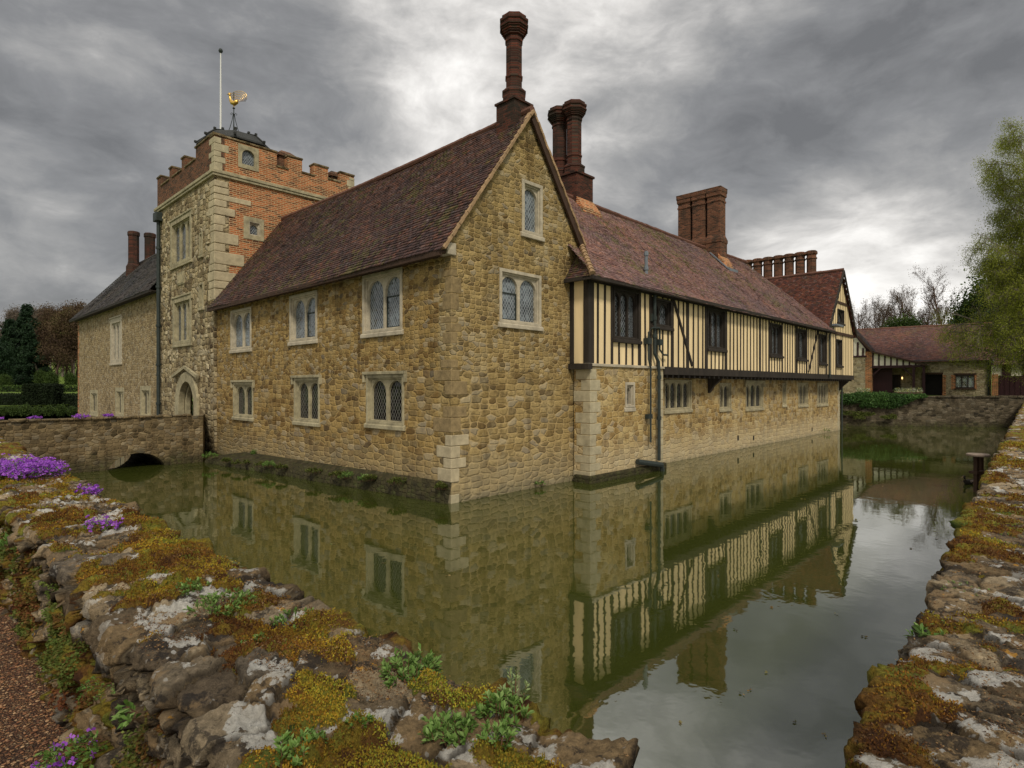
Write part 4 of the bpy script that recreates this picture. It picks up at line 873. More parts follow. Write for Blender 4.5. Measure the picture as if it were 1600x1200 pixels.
def near_wall(name, fn_xy, s_arr, p_in, p_out, prof, z_top, cell, seed, mossbias, rough=1., amp=1., **tags):
    """prof: list of (p, z) down the profile from the water face over the top to the path face"""
    prof = np.array(prof); S, K = len(s_arr), len(prof)
    p = np.tile(prof[:, 0], (S, 1)); z = np.tile(prof[:, 1], (S, 1)); s = np.tile(s_arr[:, None], (1, K))
    xy = fn_xy(s.ravel(), p.ravel()); P = np.column_stack([xy, z.ravel()])
    # profile normal
    d = np.gradient(prof, axis=0); nn = np.column_stack([-d[:, 1], d[:, 0]]); nn /= np.linalg.norm(nn, axis=1)[:, None]
    cen = np.array([(p_in+p_out)/2, z_top-.3]); sg = np.sign(((prof-cen)*nn).sum(1)); nn *= sg[:, None]
    n0 = fn_xy(np.zeros(1), np.ones(1))-fn_xy(np.zeros(1), np.zeros(1)); pn = n0[0]
    NR = np.column_stack([np.tile(nn[:, 0], S)[:, None]*pn[None], np.tile(nn[:, 1], S)])
    sp = np.column_stack([s.ravel(), p.ravel(), z.ravel()])          # wall space
    wq = sp+(np.stack([fbm(sp*2.6, 3, seed), fbm(sp*2.6+31, 3, seed+1), fbm(sp*2.6+67, 3, seed+2)], 1)-.5)*.16
    F1, F2, cid, off = worley(wq/np.array(cell), seed)
    e = (F2-F1); top = np.tile(sstep(nn[:, 1], .5, .9), S)
    body = sstep(e, 0., .08); nz = fbm(sp*9, 4, seed+5)-.5; nf = .5-np.abs(fbm(sp*26, 4, seed+6)-.5)*4
    G1, G2, gid, goff = worley((wq+nf[:, None]*.01)/(np.array(cell)*.42), seed+70)
    crack = sstep(G2-G1, 0., .12)*(.35+.65*(cid > .35)); low_ = fbm(sp*1.1, 3, seed+7)-.5
    tilt = (off*np.column_stack([_h((cid*1e6).astype(np.int64), 1, 2)-.5, _h((cid*1e6).astype(np.int64), 3, 4)-.5, _h((cid*1e6).astype(np.int64), 5, 6)-.5])).sum(1)
    disp = body*(.026+.03*(1-top))+(cid-.5)*(.030+.045*(1-top))+tilt*(.055+.09*(1-top))+(crack-1)*.010+(gid-.5)*.016+nz*.028*rough+nf*.014*rough+low_*.025
    nf2 = .5-np.abs(fbm(sp*70, 3, seed+16)-.5)*4; disp = (disp+nf2*.006)*amp
    mo = fbm(sp*np.array([1.7, 2.6, 2.6])+11, 4, seed+9); mo = sstep(mo+(.5-cid)*.22*top+(.28-e)*.16+mossbias*(top*1.0+(1-top)*.2)-.085+nz*.12, .44, .56)
    H1, H2, hid, hoff = worley(sp/np.array([.07, .06, .05])+fbm(sp*14, 2, seed+20)[:, None]*.7, seed+90)
    disp = disp+mo*(.010+.030*np.clip(1-H1*1.15, 0, 1)**.7*(.4+.6*hid)+.010*fbm(sp*50, 2, seed+12))*(.6+.4*amp)
    disp = np.where(z.ravel() < prof[:, 1].min()+.02, 0, disp)
    V = P+NR*disp[:, None]
    i = np.arange(S-1)[:, None]*K+np.arange(K-1)[None]; F_ = np.stack([i, i+1, i+K+1, i+K], -1).reshape(-1, 4)
    a_, b_, c_ = V[F_[0, 0]], V[F_[0, 1]], V[F_[0, 3]]
    if np.cross(b_-a_, c_-a_).dot(NR[0]) < 0: F_ = F_[:, ::-1]
    o_ = link(name, npmesh(name, V, F_, {'cell': ('POINT', cid), 'edge': ('POINT', e), 'moss': ('POINT', mo), 'cush': ('POINT', hid), 'top': ('POINT', top)}), M['wall_near'], None, True)
    return tag(o_, **tags), V, mo, top, NR, s.ravel()
def grade(s0, s1, dist, k=.0045, mn=.008):
    a = [s0]
    while a[-1] < s1: a.append(a[-1]+max(mn, k*dist(a[-1])))
    return np.array(a)
def profile(p_in, p_out, z0_in, z_top, z0_out, r=.025, st=.012, side_in=.05, lip=.06):
    q = []
    for z in np.arange(z0_in, z_top-r, side_in): q.append((p_in, z))
    for t in np.linspace(0, math.pi/2, 6): q.append((p_in+(p_out-p_in)/abs(p_out-p_in)*r*(1-math.cos(t)), z_top-r+r*math.sin(t)))
    sgn = 1 if p_out > p_in else -1
    for p_ in np.arange(p_in+sgn*(r+st), p_out-sgn*r, sgn*st): q.append((p_, z_top))
    for t in np.linspace(math.pi/2, 0, 6): q.append((p_out-sgn*r*(1-math.cos(t)), z_top-r+r*math.sin(t)))
    for z in np.arange(z_top-r-st, z_top-.085, -st): q.append((p_out, z))
    for t in np.linspace(.15, 1, 6): q.append((p_out-sgn*lip*t, z_top-.085-.012*t))
    for z in np.arange(z_top-.105, z0_out, -st*1.3): q.append((p_out-sgn*lip*(1-.6*(z_top-z)/(z_top-z0_out)), z))
    return q
sL = grade(.35, 24.2, lambda s: math.hypot(s, 1.3))
wl, VL, moL, topL, NL, SL = near_wall('moat_wall', lambda s, p: DL[None]*s[:, None]+DR[None]*p[:, None], sL, 1.27, .68, profile(1.27, .655, -.3, 1.86, .95, st=.009), 1.86, (.22, .20, .095), 3, .06,
    label='lichen and moss covered rubble wall in the foreground beside the gravel path', cat='stone wall')
sR = grade(.1, 54., lambda s: math.hypot(s+.9, 1.0))
wr, VR, moR, topR, NRr, SR = near_wall('moat_wall', lambda s, p: C0[None]+ER[None]*s[:, None]+MR[None]*p[:, None], sR, 0., -1.25, profile(0., -1.25, -.3, 1.88, 1.2, side_in=.05, st=.009), 1.88, (.15, .27, .075), 40, .045, amp=.62,
    label='long flat topped rubble wall running away along the right side of the moat', cat='stone wall')
# moss as tiny tufts on the near parts of both walls
def leaves(P, D, L, Wd, fold=.25, up=None):
    """diamond leaves from base P along D"""
    D = D/np.linalg.norm(D, axis=1)[:, None]; n = len(P); rnd = RNG.normal(size=(n, 3)); S_ = np.cross(D, rnd); S_ /= np.linalg.norm(S_, axis=1)[:, None]
    if up is not None: S_ = np.cross(D, np.tile(up, (n, 1))+rnd*.35); S_ /= np.linalg.norm(S_, axis=1)[:, None]
    N_ = np.cross(S_, D); L = np.broadcast_to(L, (n,))[:, None]; Wd = np.broadcast_to(Wd, (n,))[:, None]
    a = P; b = P+D*L*.6+S_*Wd/2+N_*Wd*fold; c = P+D*L+N_*Wd*fold*-.4; d = P+D*L*.6-S_*Wd/2+N_*Wd*fold
    return np.stack([a, b, c, d], 1).reshape(-1, 3), np.arange(4*n).reshape(-1, 4)
M['moss'] = m_rnd('moss', [(.07, .026, .008), (.17, .07, .012), (.27, .16, .014), (.28, .24, .024), (.11, .16, .02)], .95, .15, nsc=4.)
def tufts(V, mo, top, NR, S, smax, n, sd):
    rg = np.random.default_rng(sd); ok = np.where((mo > .5) & (S < smax) & (top > .3))[0]
    w = 1/(np.hypot(V[ok, 0], V[ok, 1])**.8); pk = rg.choice(ok, n, p=w/w.sum()); P = V[pk]+rg.normal(0, .006, (n, 3)); dst = np.linalg.norm(P-np.array([0, 0, 2.9]), axis=1)
    D = NR[pk]+rg.normal(0, .55, (n, 3)); v, f = leaves(P-NR[pk]*.004, D, .005+.0030*dst*rg.random(n), .0025+.0012*dst, .1)
    cl = np.clip(fbm(P*3.2+5, 3, sd)*1.5-.34+rg.normal(0, .13, n), 0, 1); return v, f, cl
for (a, nme) in (((VL, moL, topL, NL, SL, 9, 110000, 1), 'left'), ((VR, moR, topR, NRr, SR, 12, 80000, 2), 'right')):
    v, f, cl = tufts(*a); o_ = link('moss', npmesh('moss', v, f, {'rnd': ('FACE', cl)}), M['moss']); tag(o_, kind='stuff')

rg = np.random.default_rng(77); ok = np.where((topL < .25) & (VL[:, 2] > 1.1) & (VL[:, 2] < 1.76) & ((VL[:, :2]@DR) < .75) & (SL < 8) & (fbm(VL*2.2, 3, 55) > .50))[0]; n = 60000
pk = rg.choice(ok, n); P_ = VL[pk]+rg.normal(0, .008, (n, 3)); D_ = NL[pk]+rg.normal(0, .7, (n, 3)); dst = np.linalg.norm(P_-np.array([0, 0, 2.9]), axis=1); v, f = leaves(P_, D_, .006+.0028*dst, .004+.002*dst, .1)
M['debris'] = m_rnd('dry_debris', [(.05, .025, .014), (.14, .07, .03), (.26, .16, .07), (.10, .05, .025)], .9)
for VV_, TT_, SS_, NN_ in ((VL, topL, SL, 16000), (VR, topR, SR, 12000)):
    ok_ = np.where((TT_ > .5) & (SS_ < 9) & (fbm(VV_*4.1, 3, 61) > .5))[0]; w_ = 1/np.hypot(VV_[ok_, 0], VV_[ok_, 1]); pk_ = rg.choice(ok_, NN_, p=w_/w_.sum()); Pd = VV_[pk_]+rg.normal(0, .008, (NN_, 3))*[1, 1, .2]+[0, 0, .003]
    dd_ = np.column_stack([rg.normal(size=(NN_, 2)), rg.normal(0, .25, NN_)]); ds_ = np.linalg.norm(Pd-np.array([0, 0, 2.9]), axis=1); vd_, fd_ = leaves(Pd, dd_, .004+.004*ds_*rg.random(NN_), .0015+.0012*ds_, .1)
    tag(link('leaf_litter', npmesh('leaf_litter', vd_, fd_, {'rnd': ('FACE', rg.random(NN_))}), M['debris']), kind='stuff')
M['creep'] = m_rnd('creeping_stonecrop', [(.10, .03, .012), (.17, .065, .02), (.10, .10, .02), (.08, .12, .02), (.16, .19, .04)], .8, .15)
tag(link('stonecrop', npmesh('stonecrop', v, f, {'rnd': ('FACE', np.clip(fbm(P_*2.6, 3, 8)*1.8-.45+rg.normal(0, .1, n), 0, 1))}), M['creep']), kind='stuff')
# ------------------------------------------------------------------ small plants
M['leaf'] = m_rnd('leaf_green', [(.06, .12, .018), (.12, .22, .04), (.20, .31, .08), (.28, .38, .13)], .55, .3)
M['leaf_pale'] = m_rnd('leaf_pale', [(.18, .26, .10), (.30, .38, .16), (.26, .30, .10)], .6, .3)
M['bank'] = m_rnd('bank_green', [(.03, .045, .01), (.07, .085, .015), (.12, .15, .025), (.09, .06, .02)], .8, .2)
M['petal'] = m_rnd('petal_purple', [(.16, .03, .30), (.34, .08, .55), (.50, .18, .70), (.27, .06, .45), (.42, .12, .66)], .6, .3)
M['stem'] = m_plain('stem', (.12, .06, .03), .8, .3, 30.)
def ztop(x, y, V=VL):
    d = np.hypot(V[:, 0]-x, V[:, 1]-y); k = np.argsort(d)[:12]; return float(V[k, 2].max())
def clump(name, x, y, z, rad, nst, h, ll, label, cat='plant', leafm='leaf', flowers=0, fl=.012, seed=0, dirv=(0, 0, 1), group=None, droop=0., flowfrac=None, lpr=9):
    rg = np.random.default_rng(seed); root = empty(name, (x, y, z), 0, label=label, cat=cat, group=group)
    a = rg.random(nst)*2*math.pi; r_ = np.sqrt(rg.random(nst))*rad; b = np.column_stack([r_*np.cos(a), r_*np.sin(a), np.zeros(nst)-.01])
    out = np.column_stack([np.cos(a)*.5*r_/rad, np.sin(a)*.5*r_/rad, np.ones(nst)])+rg.normal(0, .22, (nst, 3)); out = out*np.array([1, 1, 1.])+np.array(dirv)-np.array([0, 0, 1]); out /= np.linalg.norm(out, axis=1)[:, None]
    ll = ll*(.8 if leafm == 'leaf' and not flowers else 1.); lpr = lpr+(5 if not flowers else 0)
    H = h*rg.uniform(.5, 1.1, nst)*(1-.45*(r_/rad)**2); tip = b+out*H[:, None]; tip[:, 2] -= droop*H
    mbs = MB()
    for i in range(nst): mbs.tube([b[i], b[i]*.4+tip[i]*.6+rg.normal(0, .003, 3), tip[i]], [.0022, .0018, .001], 3, cap=False)
    P = []; D = []
    for i in range(nst):
        k = rg.integers(lpr-3, lpr+4); t = np.clip(rg.random(k)**.5, 0, 1); base = b[i]+(tip[i]-b[i])*(.25+.75*t)[:, None]; an = rg.random(k)*2*math.pi
        up = out[i]; s_ = np.cross(up, [1, 0, .3]); s_ /= np.linalg.norm(s_); w_ = np.cross(up, s_); D.append(s_[None]*np.cos(an)[:, None]+w_[None]*np.sin(an)[:, None]+up[None]*(.3+.9*t)[:, None]); P.append(base)
    P = np.concatenate(P); D = np.concatenate(D); L = ll*rg.uniform(.6, 1.2, len(P)); v, f = leaves(P, D, L, L*.38, .2, (0, 0, 1))
    me = npmesh('foliage', v, f, {'rnd': ('FACE', np.clip(rg.random(len(P))*.7+.3*(P[:, 2]/max(h, .01)), 0, 1))}); link('foliage', me, M[leafm], root)
    mbs.build('stems', M['stem'], root, weld=False)
    if flowers:
        k = rg.integers(0, nst, flowers); P = tip[k]+rg.normal(0, rad*.07+.004, (flowers, 3))+np.array([0, 0, fl*.6]); vs = []; fs = []; D0 = rg.normal(0, .5, (flowers, 3))+np.array([0, -.4, 1]); D0 /= np.linalg.norm(D0, axis=1)[:, None]
        s_ = np.cross(D0, [1, 0, .2]); s_ /= np.linalg.norm(s_, axis=1)[:, None]; w_ = np.cross(D0, s_); PP = []; DD = []
        for q in range(4): t = q*math.pi/2+.4; PP.append(P); DD.append(s_*math.cos(t)+w_*math.sin(t)+D0*.25)
        v, f = leaves(np.concatenate(PP), np.concatenate(DD), fl, fl*.9, .05, None); me = npmesh('flowers', v, f, {'rnd': ('FACE', np.tile(rg.random(flowers), 4))}); link('flowers', me, M['petal'], root)
    return root
def gpt(u, v, z):  # pixel of the photograph's grid to a point at height z
    Y = (2.9-z)*914/(v-603); return (u-800)/914*Y, Y
def on_wall(u, v, V=VL, z=1.90):
    x, y = gpt(u, v, z); zz = ztop(x, y, V); return x, y, zz
sprigs = [(350, 945, .13, 26, .06, .030, 'leaf', 'spreading green rock plant between the black lichened stone and a white stone'),
          (300, 925, .07, 12, .05, .028, 'leaf', 'small green tuft at the left edge of the spreading rock plant'),
          (465, 965, .10, 18, .045, .026, 'leaf', 'low green sprigs on yellow moss beside the water edge of the wall'),
          (400, 1000, .05, 8, .03, .022, 'leaf', 'tiny pale sprig on the moss in front of the spreading rock plant'),
          (640, 1050, .085, 30, .09, .034, 'leaf', 'bushy bright green plant on the wall above the water, left of the white lichened stone'),
          (705, 1150, .055, 16, .075, .036, 'leaf', 'upright leafy sprig at the foot of the white lichened stone'),
          (860, 1140, .06, 20, .075, .036, 'leaf', 'bright green rosette nearest the rounded stone at the wall corner'),
          (790, 1125, .06, 16, .07, .034, 'leaf', 'leafy tuft between two larger green tufts at the wall corner'),
          (775, 1185, .04, 9, .05, .028, 'leaf', 'small sprig on brown moss at the bottom edge'),
          (460, 1190, .06, 14, .05, .030, 'leaf', 'pale green seedling patch on the path edge of the wall'),
          (560, 1160, .035, 6, .02, .018, 'leaf', 'few tiny leaves in the brown moss')]
for i, (u, v, rad, ns, h, ll, lm, lab) in enumerate(sprigs):
    x, y, z = on_wall(u, v); clump('wall_plant', x, y, z-.005, rad, int(ns*1.9), h*1.05, ll*.9, lab, leafm=lm, seed=50+i, group='green plants growing on the foreground wall')
x, y, z = on_wall(800, 1110); clump('wall_plant', x, y+.02, z, .03, 8, .10, .022, 'pale yellowish flowering shoots behind the green tufts at the wall corner', leafm='leaf_pale', seed=80)
x, y, z = on_wall(25, 745); clump('aubrieta', x, y, z-.02, .38, 420, .16, .028, 'large mound of purple aubrieta covering the wall top', cat='flower', flowers=1700, fl=.019, seed=90)
x, y, z = on_wall(140, 768); clump('aubrieta', x, y, z-.01, .12, 26, .08, .022, 'small purple aubrieta tuft at the water edge of the wall', cat='flower', flowers=90, fl=.018, seed=91)
x, y, z = on_wall(158, 828); clump('aubrieta', x, y, z-.01, .10, 24, .07, .022, 'purple and green aubrieta tuft in the middle of the wall top', cat='flower', flowers=60, fl=.016, seed=92)
x, y, z = on_wall(275, 1052, VL); 
def on_face(u, v):   # outer face of the left wall, p = .6
    rx, rz = (u-800)/914, -(v-603)/914; k = .60/(rx*DR[0]+DR[1]); return rx*k, k, 2.9+rz*k
x, y, z = on_face(150, 1150); clump('aubrieta', x-.03, y-.03, z-.03, .10, 60, .13, .028, 'leafy aubrieta with a few violet flowers hanging from the path side of the wall', cat='flower', flowers=16, fl=.02, seed=93, dirv=(-.7, -.7, .2), droop=.25)
x, y, z = on_face(28, 850); clump('wall_plant', x-.02, y-.02, z, .04, 6, .10, .07, 'bright green seedling high on the path side of the wall', seed=94, dirv=(-.6, -.6, .5), lpr=5)
x, y, z = on_face(230, 1110); clump('wall_plant', x-.02, y-.02, z, .03, 4, .07, .05, 'single pale green seedling low in the joints of the wall', seed=95, dirv=(-.6, -.6, .4), lpr=4)
x, y, z = on_face(180, 1060); clump('wall_plant', x-.01, y-.01, z, .10, 30, .05, .016, 'trailing small leaved creeper on the path side of the wall', seed=96, dirv=(-.7, -.7, -.2))
# creeper on the water edge of the right wall
for i, (u, v, rad, lab) in enumerate([(1512, 915, .12, 'trailing creeper hanging over the water edge of the right wall'), (1490, 975, .07, 'small creeper tuft below the trailing creeper on the right wall'), (1447, 985, .05, 'bright green seedling on the water edge of the right wall'), (1580, 835, .12, 'flat green cushion plant on top of the right wall')]):
    x, y, z = on_wall(u, v, VR); clump('wall_plant', x, y, z-.03, rad, 30 if i != 2 else 6, .04 if i != 2 else .06, .016 if i != 2 else .045, lab, seed=100+i)
# purple flowers on the bridge parapet
for i, (bb, s_, lab) in enumerate([(-7.3, .16, 'small purple flower patch on the bridge parapet nearest the far hedge'), (-6.4, .2, 'flat purple flower patch in the middle of the bridge parapet'), (-5.2, .35, 'widest purple flower cushion on the bridge parapet'), (-4.4, .2, 'thin purple flowers on the parapet just left of the arch')]):
    p = hw(bb, 13.1, 1.82); clump('aubrieta', p.x, p.y, p.z, s_*.75, 60, .08, .04, lab, cat='flower', flowers=130, fl=.035, seed=120+i)
rr = random.Random(31)
for k in range(9):
    a = .6+k*1.3+rr.uniform(-.4, .4); p = hw(-.1-.12*a, a, .35-.02*k); clump('weed', p.x, p.y, p.z, rr.uniform(.12, .28), 46, .16, .06, 'brownish green weeds trailing over the mossy footing of the entrance front', leafm='bank', seed=300+k, group='weeds on the footing')
# plants at the foot of the house
for i, (bb, a, s_, lab) in enumerate([(-.5, 4.0, .22, 'green weeds growing on the mossy footing near the house corner'), (-.45, 3.2, .12, 'small weed tuft on the footing closest to the house corner'), (-1.0, 8.0, .15, 'weeds on the middle of the mossy footing'), (-1.5, 11.9, .25, 'green ferns where the bridge meets the house'), (-.05, 11.5, .08, 'weed sprouting from the wall above the footing')]):
    p = hw(bb, a, .25); clump('weed', p.x, p.y, p.z, s_, 40, .22, .07, lab, seed=130+i)
for i, (bb, aa, lab) in enumerate([(3.2, -.08, 'weed tuft at the waterline under the gable'), (29.6, -.1, 'dark weed tuft at the waterline near the far end of the house')]):
    p = hw(bb, aa, .08); clump('weed', p.x, p.y, p.z, .14 if i == 0 else .35, 24, .16 if i == 0 else .3, .06, lab, seed=140+i)

# ------------------------------------------------------------------ far moat wall with ivy
FA, FB = np.array([19.0, 43.35]), np.array([36.6, 41.0]); fd = (FB-FA)/np.linalg.norm(FB-FA); fa_ = math.atan2(fd[1], fd[0]); FLn = float(np.linalg.norm(FB-FA))
fw = empty('moat_wall', (FA[0], FA[1], 0), fa_, label='dark stained retaining wall across the far end of the moat half hidden by ivy', cat='stone wall')
def lnoise(mb, n):  # jitter
    pass
nu, nv = 120, 16; uu = np.linspace(0, FLn+.5, nu); vv_ = np.linspace(-.4, 2.18, nv); U, Vv = np.meshgrid(uu, vv_, indexing='ij'); q = np.stack([U.ravel(), Vv.ravel(), 0*U.ravel()], 1)
dsp = (fbm(q*np.array([1.2, 3, 1]), 3, 4)-.5)*.22; zt = Vv.ravel()+np.where(Vv.ravel() > 2.1, (fbm(q*2.5, 2, 8)-.5)*.16, 0)
V = np.column_stack([U.ravel(), -.05+dsp-.08*(2.1-Vv.ravel()), zt]); i = np.arange(nu-1)[:, None]*nv+np.arange(nv-1)[None]
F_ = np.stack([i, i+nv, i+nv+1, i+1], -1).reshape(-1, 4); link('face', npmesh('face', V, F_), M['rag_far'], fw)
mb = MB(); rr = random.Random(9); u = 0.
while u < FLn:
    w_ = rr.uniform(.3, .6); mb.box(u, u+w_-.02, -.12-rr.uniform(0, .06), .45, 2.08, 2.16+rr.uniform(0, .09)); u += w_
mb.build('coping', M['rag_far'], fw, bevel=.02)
M['ivy'] = m_rnd('ivy', [(.018, .045, .010), (.04, .09, .018), (.07, .15, .03), (.12, .20, .05)], .6, .2)
def leafmass(name, P, L, m, seed, parent=None, wr=.7, **tags):
    rg = np.random.default_rng(seed); D = rg.normal(size=P.shape); v, f = leaves(P, D, L*rg.uniform(.6, 1.3, len(P)), L*wr, .15)
    o_ = link(name, npmesh(name, v, f, {'rnd': ('FACE', np.clip(fbm(P*.8, 3, seed)*.9+rg.normal(0, .18, len(P)), 0, 1))}), M[m], parent); tag(o_, **tags); return o_
def local_pts(u, y, z): return np.column_stack([FA[0]+fd[0]*u-fd[1]*y, FA[1]+fd[1]*u+fd[0]*y, z])
rg = np.random.default_rng(5)
n = 16000; u = rg.random(n)*9.6+1.; hgt = np.where(u < 6.2, .55, .95)*(1-sstep(u, 8.2, 10.6)); top_ = 2.2+.14*sstep(u, 5.6, 6.4)*(1-sstep(u, 7, 10)); z = top_-hgt*rg.random(n)**.8+rg.normal(0, .05, n); y = -.28-.18*np.sin((top_-z)/np.maximum(hgt, .1)*3)+rg.normal(0, .08, n)
k = rg.random(n) < .3; y = np.where(k, rg.uniform(-.3, .4, n), y); z = np.where(k, top_+rg.normal(0, .05, n), z)
leafmass('ivy', local_pts(u, y, z), .11, 'ivy', 6, label='thick ivy hanging over the far moat wall', cat='ivy')
n = 9000; u = rg.random(n)*7.5+1.; zc = 1.45-.08*u; z = zc-.9*rg.random(n)**1.6*(1-.1*u)+rg.normal(0, .06, n); y = -.35-.25*(1.5-z)+rg.normal(0, .07, n); ok = fbm(np.column_stack([u, z*2, z*0]), 3, 2) > .42; 
leafmass('bank_growth', local_pts(u[ok], y[ok], z[ok]), .09, 'bank', 8, kind='stuff')

# ------------------------------------------------------------------ barn and its porch
BX, BY, BZ = 37.2, 54., 2.0; BR = -math.atan2(.606, .796)
barn = empty('barn', (BX, BY, BZ), BR, label='low stone outbuilding with long brown tiled roof and open timber porch', cat='barn')
BF = lambda y0: (lambda u, z, d_: (u, y0-d_, z))
def bb_(name, m, **k): return mb.build(name, M[m], barn, **k)
mb = MB(); mb.plate(BF(0), rect(-.1, 5.45, -.6, 3.25), [rect(.55, 2.05, -.55, 1.95), rect(2.98, 4.3, .72, 1.86)], 0, -.4); bb_('wall', 'rag_barn')
mb = MB(); mb.plate(BF(-3), rect(-14, -3.5, -.6, 3.6), [], 0, -.4); mb.plate(BF(0), rect(-9, -.1, -.6, 3.25), [rect(-2.6, -1.2, .6, 1.9)], 0, -.4); bb_('wall', 'rag_barn', label='stone end wall beside the porch')
mb = MB(); mb.plate(BF(-3.01), rect(-3.62, -3.1, -.6, 4.05), [], .02, -.42); mb.box(-3.12, -3.1, -2.6, 0, -.5, 3.2); bb_('brick_quoin', 'brick')
mb = MB(); mb.plate(BF(0), rect(2.66, 2.98, .6, 1.86), [], .02, -.1); mb.plate(BF(0), rect(2.05, 2.3, -.5, 1.9), [], .02, -.1); mb.plate(BF(0), rect(4.3, 4.45, .6, 1.86), [], .02, -.1); bb_('brick_jamb', 'brick')
mb = MB(); mb.plate(BF(-3), [(-14, 3.6), (-3.62, 3.6), (-3.62, 4.3), (-5.1, 6.5), (-6.5, 8), (-14, 8)], [], -.02, -.3); bb_('plaster_panel', 'plaster_white')
mb = MB()
for k in range(9): x = -3.8-k*.42; mb.box(x-.07, x+.07, -3.04, -2.9, 3.62, 4.4+k*.55)
mb.box(-8, -3.5, -3.06, -2.9, 3.55, 3.7); bb_('studs', 'maroon')
# porch infill under the sloping verge
mb = MB(); mb.plate(BF(-3), [(-3.1, 2.72), (.75, 2.72), (.75, 2.8), (-3.1, 4.05)], [], -.02, -.1); bb_('plaster_panel', 'plaster_white')
mb = MB()
for k in range(9): x = -3.02+k*.46; mb.box(x-.06, x+.06, -3.05, -2.95, 2.72, 4.02-(x+3.1)*.325)
mb.box(-3.1, .85, -3.08, -2.9, 2.56, 2.74); mb.box(-3.1, .2, -3.08, -2.9, 2.52, 2.56)
bb_('porch_beam', 'maroon')
for x in (.05, .78):
    mb = MB(); mb.box(x-.1, x+.1, -3.07, -2.9, -.3, 2.56); bb_('porch_post', 'maroon')
mb = MB(); mb.bar((.0, -3, 1.75), (-.75, -3, 2.55), .12, .1); bb_('brace', 'maroon')
mb = MB(); mb.bar((-3.05, -3, 1.85), (-2.4, -3, 2.55), .12, .1); bb_('brace', 'maroon')
mb = MB(); mb.box(-3.1, -1.6, -2.2, -2.1, -.3, 2.5); bb_('boarded_screen', 'maroon')
mb = MB(); mb.box(-2.7, -1.1, -.06, .0, .55, 1.95); bb_('porch_window_frame', 'timber')
M['lamp'], g = mat('lamp_glow'); e_ = g.n('Emission', {0: (1, .62, .22), 1: 1.6}); oo = g.n('OutputMaterial'); g.nt.links.new(e_.outputs[0], oo.inputs[0])
lt = empty('porch_lamp', label='small warm lamp glowing inside the dark porch', cat='lamp'); lt.location = Matrix.Translation((BX, BY, BZ)) @ Matrix.Rotation(BR, 4, 'Z') @ Vector((-.95, -.5, 1.62))
mb = MB(); mb.lathe((0, 0), [(.03, -.1), (.055, -.04), (.055, .06), (.03, .12)], 8); mb.build('bulb', M['lamp'], lt)
mb = MB(); mb.lathe((0, 0), [(.1, .12), (.02, .2)], 8); mb.tube([(0, 0, .18), (0, 0, .75)], .01, 4); mb.build('lamp_hanger', M['iron'], lt)
mb = MB(); mb.box(.55, 2.05, .25, .3, -.5, 1.95); bb_('door_recess', 'dark')
mb = MB(); mb.box(.5, 2.1, -.03, .12, 1.95, 2.12); mb.box(.5, .62, -.02, .12, -.5, 1.95); bb_('door_frame', 'timber_brown')
mb = MB(); mb.plate(BF(0), rect(2.94, 4.34, .68, 1.9), [rect(3.04+k*.43, 3.38+k*.43, .8, 1.72) for k in range(3)], .02, -.12); bb_('window', 'timber')
glass_obj(BF(0), 3.0, 4.3, .75, 1.8, -.09, m_glass('leaded_glass_barn', (.10, .13, .12), (.45, .40, .28), (.16, .22), tilt=.1, lw=.08), barn)
mb = MB(); mb.box(2.85, 4.45, -.06, .1, 1.9, 2.02); mb.box(2.9, 4.4, -.1, .1, .58, .68); bb_('window_lintel', 'timber_brown')
mb = MB(); mb.tube([(5.25, -.08, 3.2), (5.25, -.08, -.2)], .05, 6); mb.tube([(-.1, -.35, 3.2), (5.6, -.35, 3.14)], .06, 6); bb_('gutter', 'iron')
tiles((-9, -.4, 3.15), (5.7, -.4, 3.15), (-9, 4.5, 6.7), (5.7, 4.5, 6.7), 'roof', M['tile_barn'], barn, tw_=.24, row=.16, seed=31, sag=.06, label='long brown tile roof')
ridge = ridge_line((-9, 4.5, 6.72), (5.7, 4.5, 6.72), barn)
tiles((-3.0, 3.0, 3.95), (-3.0, -3.25, 3.95), (-5.0, 3.0, 6.6), (-5.0, -3.25, 6.6), 'roof', M['tile_grey'], barn, tw_=.24, row=.16, seed=32, sag=.03)
tiles((1.0, 1.8, 2.75), (1.0, -3.25, 2.75), (-3.05, 1.8, 4.05), (-3.05, -3.25, 4.05), 'roof', M['tile_grey'], barn, tw_=.24, row=.16, seed=33, sag=.03)
mb = MB(); mb.bar((-3.0, -3.22, 3.92), (-5.0, -3.22, 6.5), .08, .16); mb.bar((1.0, -3.22, 2.70), (-3.05, -3.22, 4.0), .08, .16); bb_('bargeboard', 'timber_brown')
mb = MB(); mb.plate(FE(5.45), [(0, -.6), (9, -.6), (9, 3.2), (4.5, 6.5), (0, 3.2)], [], 0, -.3); bb_('wall', 'rag_barn')
# cart shed to the right
shed = empty('cart_shed', (BX, BY, BZ), BR, label='dark red boarded doors with white plaster panels above, right of the barn', cat='shed')
mb = MB(); mb.plate(BF(-.3), rect(5.5, 14, -.6, 1.75), [], 0, -.2)
for k in range(24): mb.box(5.6+k*.35, 5.63+k*.35, -.33, -.3, -.5, 1.75)
mb.build('doors', M['maroon'], shed)
mb = MB(); mb.plate(BF(-.25), rect(5.5, 14, 1.76, 2.75), [], 0, -.2); mb.build('plaster_panel', M['plaster_white'], shed)
mb = MB()
for k in range(7): mb.box(5.5+k*1.35+.65, 6.1+k*1.35+.65, -.34, -.2, 1.76, 2.75)
mb.box(5.4, 14, -.36, -.2, 2.7, 2.85); mb.build('posts', M['maroon'], shed)
mb = MB(); mb.plate(BF(-.4), rect(5.46, 5.9, -.6, 1.9), [], 0, -.2); mb.build('brick_pier', M['brick'], shed)
